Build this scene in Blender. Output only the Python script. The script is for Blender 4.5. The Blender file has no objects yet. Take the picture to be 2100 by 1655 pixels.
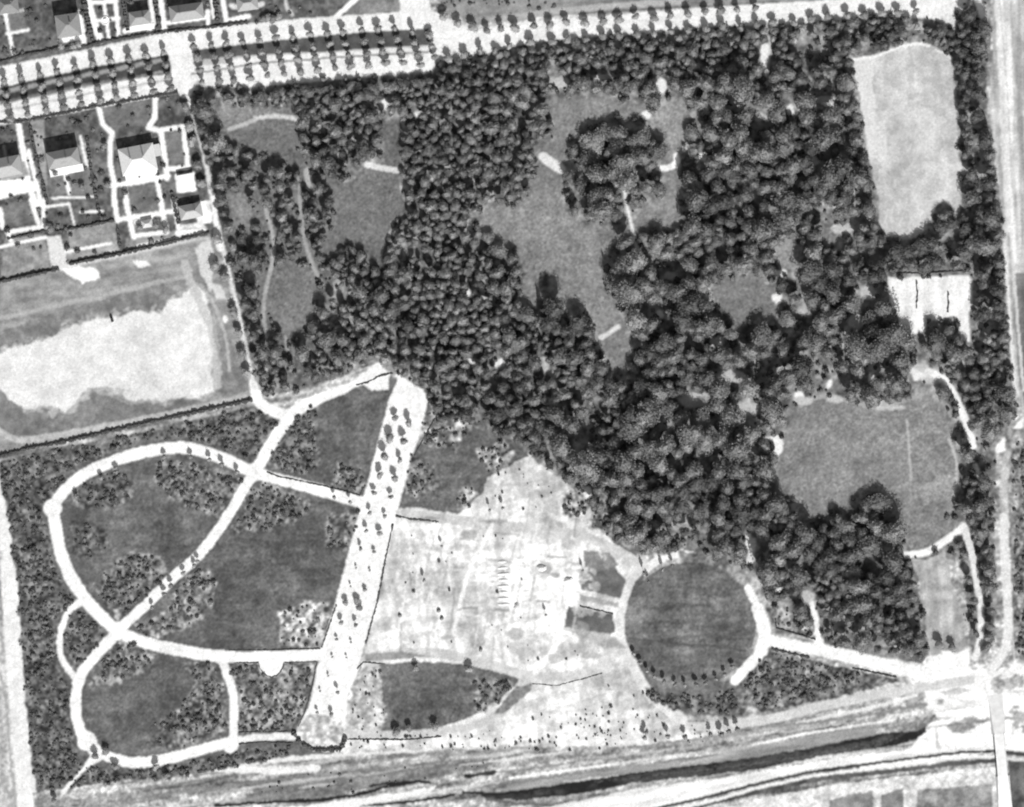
import bpy, math, random
import numpy as np

# ------------------------------------------------------------------ camera, sky, sun
SC = 0.30                       # metres on the ground per photograph pixel
CX, CY = 1050.0, 827.5
def wx(px): return (px - CX) * SC
def wy(py): return (CY - py) * SC

scene = bpy.context.scene
col = scene.collection
ALT = 3200.0
cam = bpy.data.cameras.new("camera")
cam.sensor_fit = 'HORIZONTAL'
cam.angle = 2 * math.atan((1050 * SC) / ALT)
cam.clip_start = 10; cam.clip_end = 20000
cam_o = bpy.data.objects.new("camera", cam); col.objects.link(cam_o)
cam_o.location = (0, 0, ALT)
scene.camera = cam_o

ELEV = math.radians(41)
SDX, SDY = -0.27, 1.0           # direction the shadows fall on the ground (x right, y up)
n_ = math.hypot(SDX, SDY); SDX /= n_; SDY /= n_
sun = bpy.data.lights.new("sun", 'SUN'); sun.energy = 4.3; sun.angle = math.radians(0.5); sun.color = (1, .995, .985)
sun_o = bpy.data.objects.new("sun", sun); col.objects.link(sun_o)
from mathutils import Vector
sd = Vector((SDX * math.cos(ELEV), SDY * math.cos(ELEV), -math.sin(ELEV)))
sun_o.rotation_euler = sd.to_track_quat('-Z', 'Y').to_euler()
sun_o.location = (0, -500, 600)

world = bpy.data.worlds.new("World"); scene.world = world; world.use_nodes = True
nt = world.node_tree
bg = nt.nodes['Background']
sky = nt.nodes.new('ShaderNodeTexSky'); sky.sky_type = 'NISHITA'; sky.sun_disc = False
sky.sun_elevation = ELEV; sky.sun_rotation = math.atan2(-SDX, -SDY)
bw = nt.nodes.new('ShaderNodeRGBToBW')            # black and white film: the sky lights in grey
nt.links.new(sky.outputs[0], bw.inputs[0]); nt.links.new(bw.outputs[0], bg.inputs[0])
bg.inputs[1].default_value = 0.105
scene.cycles.filter_width = 2.1      # lens softness of the old air camera
scene.view_settings.view_transform = 'Standard'; scene.view_settings.look = 'None'
scene.view_settings.gamma = 1; scene.view_settings.exposure = 0.17

random.seed(7)
rng = np.random.default_rng(7)

# ------------------------------------------------------------------ materials
def mat(name, v, rough=0.95, nscale=0.6, namp=0.35, detail=4, rnd=0.0, spec=0.1, bump=0.0):
    m = bpy.data.materials.new(name); m.use_nodes = True
    t = m.node_tree; b = t.nodes['Principled BSDF']
    b.inputs['Roughness'].default_value = rough
    b.inputs['Specular IOR Level'].default_value = spec
    tc = t.nodes.new('ShaderNodeTexCoord')
    no = t.nodes.new('ShaderNodeTexNoise'); no.inputs['Scale'].default_value = nscale; no.inputs['Detail'].default_value = detail
    t.links.new(tc.outputs['Object'], no.inputs['Vector'])
    mr = t.nodes.new('ShaderNodeMapRange')
    mr.inputs[1].default_value = 0.3; mr.inputs[2].default_value = 0.7
    mr.inputs[3].default_value = 1 - namp; mr.inputs[4].default_value = 1 + namp
    t.links.new(no.outputs[0], mr.inputs[0])
    last = mr.outputs[0]
    if rnd:
        oi = t.nodes.new('ShaderNodeObjectInfo')
        m2 = t.nodes.new('ShaderNodeMapRange'); m2.inputs[3].default_value = 1 - rnd; m2.inputs[4].default_value = 1 + rnd
        t.links.new(oi.outputs['Random'], m2.inputs[0])
        mu = t.nodes.new('ShaderNodeMath'); mu.operation = 'MULTIPLY'
        t.links.new(last, mu.inputs[0]); t.links.new(m2.outputs[0], mu.inputs[1]); last = mu.outputs[0]
    mu = t.nodes.new('ShaderNodeMath'); mu.operation = 'MULTIPLY'; mu.inputs[1].default_value = v
    t.links.new(last, mu.inputs[0]); t.links.new(mu.outputs[0], b.inputs['Base Color'])
    if bump:
        bp = t.nodes.new('ShaderNodeBump'); bp.inputs['Strength'].default_value = bump; bp.inputs['Distance'].default_value = .3
        t.links.new(no.outputs[0], bp.inputs['Height']); t.links.new(bp.outputs[0], b.inputs['Normal'])
    return m

def ground_mat():
    m = bpy.data.materials.new('ground_surface'); m.use_nodes = True
    t = m.node_tree; b = t.nodes['Principled BSDF']
    b.inputs['Roughness'].default_value = 1; b.inputs['Specular IOR Level'].default_value = 0.0
    at = t.nodes.new('ShaderNodeAttribute'); at.attribute_name = 'albedo'
    tc = t.nodes.new('ShaderNodeTexCoord')
    outs = at.outputs['Fac']
    for sc_, am in ((2.2, .16), (0.55, .10)):
        no = t.nodes.new('ShaderNodeTexNoise'); no.inputs['Scale'].default_value = sc_; no.inputs['Detail'].default_value = 3
        t.links.new(tc.outputs['Object'], no.inputs['Vector'])
        mr = t.nodes.new('ShaderNodeMapRange'); mr.inputs[1].default_value = .3; mr.inputs[2].default_value = .7
        mr.inputs[3].default_value = 1 - am; mr.inputs[4].default_value = 1 + am
        t.links.new(no.outputs[0], mr.inputs[0])
        mu = t.nodes.new('ShaderNodeMath'); mu.operation = 'MULTIPLY'
        t.links.new(outs, mu.inputs[0]); t.links.new(mr.outputs[0], mu.inputs[1]); outs = mu.outputs[0]
    mi = t.nodes.new('ShaderNodeMath'); mi.operation = 'MINIMUM'; mi.inputs[1].default_value = .86
    t.links.new(outs, mi.inputs[0]); t.links.new(mi.outputs[0], b.inputs['Base Color'])
    return m

# ------------------------------------------------------------------ object helpers
def np_mesh(name, V, F, mats, mi=None, attr=None, smooth_n=0):
    V = np.asarray(V, dtype=np.float32); F = np.asarray(F, dtype=np.int32)
    k = F.shape[1]
    me = bpy.data.meshes.new(name)
    me.vertices.add(len(V)); me.vertices.foreach_set('co', V.ravel())
    me.loops.add(F.size); me.loops.foreach_set('vertex_index', F.ravel())
    me.polygons.add(len(F)); me.polygons.foreach_set('loop_start', np.arange(0, F.size, k, dtype=np.int32))
    try: me.polygons.foreach_set('loop_total', np.full(len(F), k, dtype=np.int32))
    except Exception: pass
    for m in mats: me.materials.append(m)
    if mi is not None: me.polygons.foreach_set('material_index', np.asarray(mi, dtype=np.int32))
    if attr is not None:
        a = me.attributes.new('albedo', 'FLOAT', 'POINT'); a.data.foreach_set('value', np.asarray(attr, dtype=np.float32))
    if smooth_n: me.polygons.foreach_set('use_smooth', np.ones(len(F), dtype=bool))
    me.update(calc_edges=True)
    return me
def link(name, data, parent=None, loc=(0, 0, 0), rz=0.0, sc=(1, 1, 1)):
    o = bpy.data.objects.new(name, data); col.objects.link(o)
    o.location = loc; o.rotation_euler = (0, 0, rz); o.scale = sc
    if parent: o.parent = parent
    return o
def tag(o, label=None, cat=None, group=None, kind=None):
    if label: o['label'] = label
    if cat: o['category'] = cat
    if group: o['group'] = group
    if kind: o['kind'] = kind
    return o
def box(x0, x1, y0, y1, z0, z1):
    V = [(x0,y0,z0),(x1,y0,z0),(x1,y1,z0),(x0,y1,z0),(x0,y0,z1),(x1,y0,z1),(x1,y1,z1),(x0,y1,z1)]
    F = [(0,3,2,1),(4,5,6,7),(0,1,5,4),(1,2,6,5),(2,3,7,6),(3,0,4,7)]
    return V, F
def pmesh(name, V, F, m):
    me = bpy.data.meshes.new(name); me.from_pydata(V, [], F); me.materials.append(m); me.update(); return me
def joinlists(parts):
    V, F = [], []
    for v, f in parts:
        o = len(V); V += list(v); F += [tuple(i + o for i in q) for q in f]
    return V, F

# ------------------------------------------------------------------ ground raster (photo pixel units, world-fixed)
STEP = 2.0; M = 110
gx = np.arange(-M, 2100 + M + 1, STEP); gy = np.arange(-M, 1655 + M + 1, STEP)
PX, PY = np.meshgrid(gx, gy)          # rows = y
H_, W_ = PX.shape
_ncache = {}
def vn(X, Y, scale, seed):
    g = _ncache.get(seed)
    if g is None:
        g = np.random.default_rng(seed + 1000).random((257, 257)); g[256] = g[0]; g[:, 256] = g[:, 0]; _ncache[seed] = g
    u = np.mod(X / scale + 17.3 * seed, 256); v = np.mod(Y / scale + 9.1 * seed, 256)
    i = np.floor(u).astype(int) % 256; j = np.floor(v).astype(int) % 256
    fu = u - np.floor(u); fv = v - np.floor(v)
    fu = fu * fu * (3 - 2 * fu); fv = fv * fv * (3 - 2 * fv)
    return (g[j, i] * (1 - fu) + g[j, i + 1] * fu) * (1 - fv) + (g[j + 1, i] * (1 - fu) + g[j + 1, i + 1] * fu) * fv
def fbm(X, Y, scale, seed, octv=4):
    s = 0; a = 1; tot = 0
    for k in range(octv):
        s = s + a * vn(X, Y, scale / 2 ** k, seed + k); tot += a; a *= 0.6
    return s / tot                    # ~0..1 around .5
WARP = {}
def warped(w):
    if w not in WARP:
        WARP[w] = (PX + w * (fbm(PX, PY, 14, 31, 3) - .5) * 2.4, PY + w * (fbm(PX, PY, 14, 41, 3) - .5) * 2.4)
    return WARP[w]
def T(ox, oy, pts, s=3.94): return [(ox + x / s, oy + y / s) for x, y in pts]
def inpoly(poly, w=2.0):
    X, Y = warped(w)
    xs = [p[0] for p in poly]; ys = [p[1] for p in poly]
    c0 = max(0, int((min(xs) - 12 + M) / STEP)); c1 = min(W_, int((max(xs) + 12 + M) / STEP) + 1)
    r0 = max(0, int((min(ys) - 12 + M) / STEP)); r1 = min(H_, int((max(ys) + 12 + M) / STEP) + 1)
    out = np.zeros(PX.shape, bool)
    if c1 <= c0 or r1 <= r0: return out
    x = X[r0:r1, c0:c1]; y = Y[r0:r1, c0:c1]; ins = np.zeros(x.shape, bool)
    n = len(poly)
    for i in range(n):
        x1, y1 = poly[i]; x2, y2 = poly[(i + 1) % n]
        if y1 == y2: continue
        ins ^= ((y1 > y) != (y2 > y)) & (x < (x2 - x1) * (y - y1) / (y2 - y1) + x1)
    out[r0:r1, c0:c1] = ins
    return out
def stroke(pts, wd, w=1.0):
    """wd: width in px or list of widths"""
    if not isinstance(wd, (list, tuple)): wd = [wd] * len(pts)
    X, Y = warped(w); out = np.zeros(PX.shape, bool); mw = max(wd)
    for (a, b, wa, wb) in zip(pts[:-1], pts[1:], wd[:-1], wd[1:]):
        c0 = max(0, int((min(a[0], b[0]) - mw - 6 + M) / STEP)); c1 = min(W_, int((max(a[0], b[0]) + mw + 6 + M) / STEP) + 1)
        r0 = max(0, int((min(a[1], b[1]) - mw - 6 + M) / STEP)); r1 = min(H_, int((max(a[1], b[1]) + mw + 6 + M) / STEP) + 1)
        if c1 <= c0 or r1 <= r0: continue
        x = X[r0:r1, c0:c1]; y = Y[r0:r1, c0:c1]
        dx, dy = b[0] - a[0], b[1] - a[1]; L = dx * dx + dy * dy + 1e-9
        t = np.clip(((x - a[0]) * dx + (y - a[1]) * dy) / L, 0, 1)
        d = np.hypot(x - a[0] - t * dx, y - a[1] - t * dy)
        out[r0:r1, c0:c1] |= d < (wa + (wb - wa) * t) / 2
    return out
def smooth(pts, n=6):
    P = [pts[0]] + list(pts) + [pts[-1]]; out = []
    for i in range(1, len(P) - 2):
        p0, p1, p2, p3 = P[i-1:i+3]
        for k in range(n):
            t = k / n
            out.append(tuple(.5 * ((2*p1[j]) + (-p0[j]+p2[j])*t + (2*p0[j]-5*p1[j]+4*p2[j]-p3[j])*t*t + (-p0[j]+3*p1[j]-3*p2[j]+p3[j])*t**3) for j in (0, 1)))
    out.append(pts[-1]); return out
def disc(c, r, w=1.0, ry=None):
    ry = ry or r
    return inpoly([(c[0] + r * math.cos(a), c[1] + ry * math.sin(a)) for a in np.linspace(0, 2 * math.pi, 28)[:-1]], w)

ALB = np.zeros(PX.shape); ZID = np.zeros(PX.shape, np.int16)
ZN = {}
def zid(name):
    if name not in ZN: ZN[name] = len(ZN) + 1
    return ZN[name]
def paint(mask, alb, zone=None, k=1.0):
    if np.ndim(alb): ALB[mask] = ALB[mask] * (1 - k) + alb[mask] * k
    else: ALB[mask] = ALB[mask] * (1 - k) + alb * k
    if zone: ZID[mask] = zid(zone)

N1 = fbm(PX, PY, 60, 1, 5); N2 = fbm(PX, PY, 16, 7, 4); N3 = fbm(PX, PY, 6, 13, 2); N4 = rng.random(PX.shape)
N5 = fbm(PX, PY, 9, 55, 3)
ca, sa = math.cos(math.radians(8.5)), math.sin(math.radians(8.5))
SU = PX * ca - PY * sa; SV = PX * sa + PY * ca        # along / across the bottom road direction
STR = .55 * fbm(SU, SV * 11, 150, 21, 4) + .45 * fbm(SU, SV * 6, 60, 25, 3)
STV = fbm((PX - PY * .04) * 12, PY, 150, 27, 4)
ca2, sa2 = math.cos(math.radians(3)), math.sin(math.radians(3))
FUR = fbm(PX * ca2 - PY * sa2, (PX * sa2 + PY * ca2) * 8, 90, 61, 4)
def ct(n, amp, lo=.3, hi=.7):   # noise to factor
    return 1 + amp * (np.clip((n - lo) / (hi - lo), 0, 1) * 2 - 1)
GR = rng.normal(size=PX.shape); GRB = (GR[:-1, :-1] + GR[1:, :-1] + GR[:-1, 1:] + GR[1:, 1:]) / 2; GR = np.pad(GRB, ((0, 1), (0, 1)), mode='edge')
SCR = np.clip(fbm(PX * .05, PY + PX * .01, 3.0, 81, 1) - .80, 0, 1) * 5            # thin mown lines
SCR = SCR * np.clip(fbm(PX, PY, 120, 83, 2) * 3 - 1.2, 0, 1)
LAWN = .118 * ct(N1, .24) * ct(N2, .2) * ct(N3, .12) * ct(FUR, .16) * np.clip(1 + .13 * GR, .5, 2) * (1 + .55 * SCR) + .06 * (N4 > .988)
MEAD = .195 * ct(N1, .14) * ct(N2, .14) * np.clip(1 + .15 * GR, .5, 2) * (1 + .4 * SCR) + .09 * (N4 > .988)
WFLOOR = .215 * ct(N2, .5) * ct(N3, .35) * ct(N1, .3)
SHRUB = .130 * ct(N3, .65) * ct(N2, .5) * np.clip(1 + .15 * GR, .5, 2)
SHRUBP = .40 * ct(N3, .5) * ct(N2, .45)
PATH = .78 * ct(N2, .08) * ct(N3, .06) * ct(N1, .04)
GRAVEL = .62 * ct(N2, .12) * ct(N1, .08)
SOIL = .62 * ct(N2, .14) * ct(N3, .12) * ct(N1, .22) * ct(fbm(SU * 5, SV, 70, 65, 3), .20) * ct(fbm(SU, SV * 5, 70, 69, 3), .16)
VERGE = .36 * ct(STR, .72) * ct(N3, .34) * ct(N2, .2) * np.clip(1 + .12 * GR, .5, 2)
GARD = .115 * ct(N2, .3) * ct(N3, .35) * ct(N1, .2)
FIELDP = .60 * ct(N1, .10) * ct(N2, .10)
FIELDG = .20 * ct(N2, .22) * ct(N3, .15) * ct(N1, .15)
PLOT = .25 * ct(N2, .3) * ct(N3, .3)

# base: verge everywhere
paint(np.ones(PX.shape, bool), VERGE, 'verge')
# ---- top: gardens and field north of the avenue
paint(inpoly([(-120,-120),(860,-120),(820,26),(640,36),(520,48),(343,68),(178,103),(-120,165)]), GARD, 'garden_ground')
paint(inpoly([(700,-10),(822,-10),(825,24),(710,33)]), FIELDG, 'garden_ground')
paint(inpoly([(860,-120),(2060,-120),(1990,0),(1700,3),(1500,10),(1300,24),(1100,36),(975,52),(905,10)]), .25 * ct(N2, .2) * ct(STR, .3), 'verge')
paint(stroke([(1030,38),(1150,22),(1250,12),(1400,4)], 12), .42, 'verge', .8)
# ---- woodland floor
WOOD = [(388,186),(440,172),(520,180),(640,160),(740,158),(880,150),(900,120),(1000,108),(1080,88),(1200,78),(1350,66),(1500,52),(1650,46),(1800,30),
        (1900,34),(1962,60),(1962,-60),(2030,-60),(2033,110),(2022,130),(2025,240),(2036,290),(2040,350),(2055,410),(2058,540),(2066,640),(2075,760),(2085,830),
        (2084,850),(2045,900),(2040,1000),(2040,1100),(2044,1200),(2040,1300),(2026,1340),(1998,1362),(1990,1320),(1985,1250),(1975,1180),(1965,1130),(1900,1150),(1880,1200),(1895,1260),(1905,1340),
        (1890,1362),(1800,1345),(1690,1325),(1672,1300),(1600,1265),(1560,1215),(1530,1175),(1480,1152),(1400,1128),(1330,1140),(1270,1112),
        (1218,1060),(1180,1000),(1120,962),(1085,932),(1055,905),(1000,890),(965,868),(940,862),(900,872),(882,830),(870,800),(812,770),(790,748),(765,748),(700,772),(620,800),(540,812),(515,740),(492,650),(470,560),(448,480),(436,420),(410,300)]
paint(inpoly(WOOD, 3), WFLOOR, 'woodland_floor')
wood_mask = inpoly(WOOD, 3)
paint(inpoly([(430,240),(620,225),(700,330),(700,480),(680,600),(640,700),(530,720),(470,560),(436,420)], 8), MEAD * .8, 'woodland_floor')
# ---- clearings
CLEAR = {
 'c5': [(1122,208),(1180,198),(1256,203),(1252,240),(1228,252),(1190,264),(1162,290),(1156,350),(1152,420),(1165,440),(1205,462),(1262,462),(1290,458),(1312,440),(1392,378),(1396,450),(1362,470),(1318,474),(1296,470),(1268,492),(1242,520),(1236,560),(1232,636),(1262,650),(1276,690),(1278,735),(1268,752),(1246,742),(1222,682),(1216,640),(1196,628),(1140,620),(1130,565),(1118,556),(1108,600),(1100,632),(1062,612),(1084,552),(1055,512),(1000,480),(985,450),(1000,424),(1060,420),(1094,400),(1110,345),(1112,300),(1140,290),(1136,250)],
 'c6': [(788,250),(822,240),(826,300),(818,350),(820,400),(843,434),(805,452),(797,482),(789,512),(786,546),(769,548),(755,520),(745,503),(715,500),(690,500),(680,522),(668,534),(672,490),(690,460),(695,430),(688,400),(668,372),(720,375),(746,340),(788,332)],
 'c7': [(456,268),(490,250),(520,236),(570,230),(612,242),(604,272),(602,300),(622,340),(642,362),(608,344),(560,312),(500,300),(465,285)],
 'c8': [(562,556),(620,545),(642,570),(650,600),(640,625),(636,660),(610,688),(575,692),(560,660),(552,620)],
 'c9': [(1458,592),(1480,572),(1540,566),(1592,598),(1612,622),(1592,650),(1542,652),(1504,690),(1490,640),(1465,622)],
 'c10': [(1592,510),(1620,495),(1650,505),(1640,535),(1610,560),(1590,545)],
 'c11': [(1325,255),(1345,225),(1396,198),(1414,222),(1398,270),(1394,335),(1372,335),(1360,285),(1340,268)],
 'c12': [(1366,350),(1396,345),(1400,460),(1360,460),(1366,400)],
 'c18': [(1095,300),(1148,285),(1146,350),(1142,430),(1100,420),(1085,380),(1106,345)],
 'c19': [(1218,636),(1250,598),(1272,640),(1292,700),(1292,752),(1262,765),(1226,705)],
 'c20': [(1250,205),(1330,215),(1335,235),(1300,240),(1250,236)],
 'c14': [(440,225),(520,222),(600,222),(610,240),(520,240),(450,262)],
 'c15': [(470,400),(500,395),(520,440),(515,480),(480,470)],
 'c17': [(1690,470),(1720,455),(1740,470),(1712,500),(1690,510)],
 'c3': [(1636,838),(1660,822),(1700,812),(1745,826),(1800,840),(1850,824),(1890,808),(1930,822),(1952,860),(1964,930),(1966,980),(1962,1020),(1958,1040),(1940,1060),(1982,1068),(1972,1095),(1940,1112),(1880,1132),(1858,1134),(1852,1090),(1838,1062),(1826,1030),(1812,1004),(1782,1012),(1756,1002),(1738,1040),(1722,1058),(1716,1034),(1704,1026),(1698,1060),(1642,1064),(1632,1020),(1600,1010),(1586,980),(1602,930),(1608,892),(1622,860)],
}
open_mask = np.zeros(PX.shape, bool)
for k_, p in CLEAR.items():
    m_ = inpoly(p, 4 if k_ != 'c3' else 2); open_mask |= m_
    f = {'c6': .75, 'c8': .85, 'c7': .8, 'c3': 1.08, 'c9': .95, 'c10': 1.3, 'c11': 1.3}.get(k_, 1.05)
    paint(m_, MEAD * f, 'meadow')
# paler spots of the big meadow in the east
paint(inpoly([(1880,1000),(1935,970),(1962,985),(1955,1030),(1900,1030)], 8), MEAD * 1.7, None, .8)
paint(stroke([(1860,862),(1865,930),(1868,985)], 5), .42, None, .9); paint(stroke([(1868,985),(1866,1040),(1856,1130)], 4), .30, None, .6)
paint(stroke(smooth([(1946,900),(1960,940),(1962,980),(1956,1020)]), 5), .50, None, .9)
paint(inpoly([(1925,800),(1965,860),(1975,930),(1964,930),(1952,860),(1930,822)]), MEAD * 1.5, 'meadow')
paint(stroke([(1640,832),(1660,820),(1700,808),(1740,822),(1800,838),(1850,822),(1890,810)], 9, 2), .36, 'meadow', .8)
# bright playing field
FIELD = [(1748,120),(1790,117),(1830,100),(1880,90),(1915,94),(1952,118),(1960,190),(1963,250),(1967,330),(1988,345),(1968,364),(1972,410),(1968,433),(1958,458),(1953,425),(1933,416),(1918,425),(1915,445),(1902,458),(1897,473),(1875,491),(1844,489),(1819,484),(1801,461),(1803,410),(1790,360),(1780,310),(1770,250),(1762,190),(1750,155)]
mf = inpoly(FIELD, 2.5); open_mask |= mf
paint(mf, .47 * ct(N1, .18) * ct(N2, .14) * ct(STV, .08) * (1 + .1 * (N4 - .5)), 'playing_field')
paint(inpoly([(1748,120),(1800,118),(1790,140),(1792,200),(1800,320),(1785,330),(1770,250),(1762,190),(1750,155)], 4), .64, None, .8)
paint(stroke(smooth([(1752,122),(1800,114),(1840,98),(1880,90),(1905,93)]), 6), .80, None, .9)
paint(stroke([(1918,103),(1935,108),(1952,120)], 4), .72, None, .9)
# tennis courts
TC = T(1570, 410, [(990,620),(1080,640),(1200,620),(1640,610),(1665,650),(1668,830),(1640,920),(1655,1140),(1600,1140),(1570,1080),(1550,945),(1480,940),(1440,980),(1310,970),(1270,1080),(1110,1085),(1060,900),(1010,830),(990,700)])
m_ = inpoly(TC, 1.5); open_mask |= m_; paint(m_, .74 * ct(N2, .10) * ct(STV, .12) * ct(N1, .06), 'tennis_court')
# lower bright strip right
m_ = inpoly([(1868,1150),(1900,1146),(1935,1130),(1944,1160),(1952,1200),(1972,1250),(1980,1300),(1982,1345),(1904,1345),(1900,1280),(1893,1220),(1880,1180)], 4); open_mask |= m_
paint(m_, .40 * ct(N2, .25) * ct(STV, .25), 'playing_field')
# bright gaps and small paths in the woods
for x, y, rx, ry in [(1568,130,5,14),(1572,160,4,16),(1620,226,6,12),(1692,212,8,7),(1708,230,6,20),(1532,192,5,8),(1462,338,4,8),(1326,236,8,9),(1594,612,9,9),(1376,566,12,7),
                     (960,602,4,9),(1352,646,8,7),(1640,812,8,8),(1700,790,5,8),(1788,775,6,12),(1500,772,26,12),(1780,600,15,14),(1025,745,10,8),(968,742,7,6),(1880,765,10,14),
                     (1594,915,10,18),(1536,1110,7,14),(1540,1140,6,14),(1600,1210,7,6),(1655,1225,14,12),(1630,1140,4,6),(1672,330,7,9),(790,214,8,10),(855,235,5,6),(1715,468,9,7),(1240,158,22,6),(1145,172,16,9),
                     (1512,1190,8,10),(1578,900,10,5),(1755,660,14,12),(1602,560,10,6),(1712,819,15,7),(1826,836,26,5),(1648,822,18,8),(1915,775,26,10),(1890,760,14,12),(1692,205,22,6),(1570,110,9,20),(1356,176,9,14),(1150,168,18,8),(1730,470,22,9),(1440,320,8,8),(1650,640,12,8),(1560,240,14,8),(1425,820,30,14),(1530,840,22,12),(1470,700,14,10),(1600,760,16,8),(1310,525,10,9),(1280,560,6,10),(1205,1010,8,12)]:
    m_ = disc((x, y), rx * 1.15, 3.5, ry * 1.15); open_mask |= m_; paint(m_, .74 if rx < 12 else .46, 'gravel_path' if rx < 12 else 'meadow')
def gpath(pts, w, a, zone='gravel_path', wp=1.0, op=True):
    m_ = stroke(smooth(pts) if len(pts) > 2 else pts, w, wp); paint(m_, a * (PATH / .80), zone)
    if op: open_mask[m_] = True
for pts, w, a in [([(752,338),(780,344),(816,350)], 12, .62), ([(1114,322),(1130,334),(1150,346)], 20, .70), ([(1350,344),(1372,344),(1388,332),(1386,318)], 12, .84),
                  ([(1232,692),(1250,682),(1268,670)], 10, .62), ([(1276,360),(1282,400),(1290,440),(1300,480),(1312,530)], 7, .70), ([(1340,165),(1356,190),(1348,208),(1330,232)], 6, .70),
                  ([(522,243),(560,238),(600,242),(614,250)], 8, .56), ([(470,265),(500,255),(522,246)], 9, .44), ([(615,380),(617,430),(622,480),(640,540),(662,584)], [6]*1+[7]*24+[8]*0, .34) if False else ([(615,380),(617,430),(622,480),(640,540),(662,584)], 8, .34),
                  ([(545,430),(558,480),(560,530),(546,590),(540,640),(547,690)], 8, .36), ([(1115,735),(1124,760),(1140,782)], 7, .42), ([(1566,60),(1580,90),(1574,150),(1582,185)], 5, .5),
                  ([(630,350),(634,385)], 14, .40), ([(585,690),(590,720)], 7, .36), ([(700,690),(699,740)], 4, .36), ([(1790,740),(1794,800),(1800,838)], 5, .52),
                  ([(1905,762),(1935,778),(1958,812),(1980,862),(1996,915)], 15, .82), ([(1870,760),(1890,770),(1910,762)], 12, .7), ([(2000,955),(2006,972)], 10, .62),
                  ([(1858,1138),(1900,1132),(1940,1108),(1976,1080)], 15, .82), ([(1976,1078),(1986,1110),(1996,1150),(2002,1190),(2010,1240),(2012,1300),(2000,1350)], [16]*12+[13]*25, .72),
                  ([(2100,862),(2080,885),(2060,905),(2046,922)], 13, .80), ([(1320,1172),(1350,1148),(1385,1136),(1420,1140)], 17, .78), ([(1280,600),(1296,640),(1290,690)], 4, .3)]:
    gpath(pts, w, a)

# ---- east road and ground outside
paint(inpoly([(2034,-120),(2260,-120),(2260,1800),(2090,1500),(2075,1300),(2062,1000),(2100,860),(2080,780),(2064,600),(2056,430),(2040,330),(2028,200),(2036,110),(2034,-60)], 2), .50 * ct(STV, .42) * ct(N2, .15), 'verge')
paint(stroke([(2050,-80),(2058,60),(2064,220),(2064,330),(2074,500),(2082,640)], [30,32,28,22,14,10], 2), .66 * ct(STV, .2) * ct(N2, .1), 'road')
paint(inpoly([(2078,560),(2260,560),(2260,860),(2108,860),(2092,780),(2080,650)]), .19 * ct(STV, .3) * ct(N2, .2), 'verge')
paint(stroke([(2060,500),(2066,580),(2074,700),(2080,790),(2082,830)], 7), .66, 'road'); paint(stroke([(2070,480),(2082,600),(2092,720),(2100,800)], 6), .55, 'road')
paint(stroke([(2068,480),(2076,600),(2084,700),(2092,800)], 3), .2, 'road', .7)
paint(stroke([(2050,0),(2066,180),(2076,400)], 3), .26, None, .5); paint(stroke([(2090,0),(2090,300),(2098,500)], 5), .30, None, .5)
paint(inpoly([(2060,880),(2260,870),(2260,1400),(2080,1350),(2074,1200),(2066,1000)]), .24 * ct(N2, .4) * ct(N3, .4), 'verge')
paint(stroke([(2066,930),(2058,1000),(2058,1060)], 14, 3), .44 * ct(N2, .3), 'verge')
gpath([(2058,1060),(2060,1150),(2066,1230),(2068,1290),(2055,1345),(2020,1380),(1975,1398)], [16]*6+[18]*6+[18]*6+[18]*6+[17]*6+[17]*6+[17]*1, .66, 'road')
gpath([(2098,950),(2096,1050),(2104,1200)], 6, .66, 'road')
# ---- bright junction south east
paint(inpoly([(1885,1385),(1905,1345),(1985,1330),(1990,1370),(2030,1378),(2080,1360),(2240,1370),(2240,1480),(2060,1480),(1960,1500),(1900,1450)], 8), .80 * ct(N2, .1), 'bare_soil')
paint(inpoly([(1860,1545),(1900,1490),(1960,1440),(2060,1420),(2240,1430),(2240,1540),(2040,1545),(1900,1560),(1720,1585)], 6), .84 * ct(N2, .05), 'bare_soil')
for c, rx, ry, a in [((1968,1490),26,11,.25),((1995,1478),30,5,.35),((1950,1420),22,5,.5),((2090,1470),14,12,.35),((2045,1405),12,20,.42),((2070,1400),16,12,.40),((1870,1432),12,8,.42),((1905,1465),7,6,.4)]:
    paint(disc(c, rx, 4, ry), a, None, .85)
q0 = random.Random(3)
q0 = random.Random(3)
for i in range(34):
    x = q0.uniform(1880, 2080); y = q0.uniform(1375, 1530); L = q0.uniform(20, 90); a = q0.choice([math.radians(-14), math.radians(-40), math.radians(85), math.radians(10)]) + q0.uniform(-.2, .2)
    paint(stroke([(x, y), (x + L * .5 * math.cos(a), y + L * .5 * math.sin(a) + q0.uniform(-4, 4)), (x + L * math.cos(a), y + L * math.sin(a))], [2, q0.uniform(3, 8), 2], 4), q0.choice([.3, .4, .5, .56]), None, q0.uniform(.3, .7))
for c, rx, ry in [((2052,1400),9,16),((2086,1395),14,14),((2080,1455),12,10),((1972,1492),28,11),((2000,1476),26,5),((1930,1440),10,7),((2095,1490),16,12)]:
    paint(disc(c, rx, 6, ry) & (N5 > .42), .22 * ct(N3, .4), None, .8)
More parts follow.
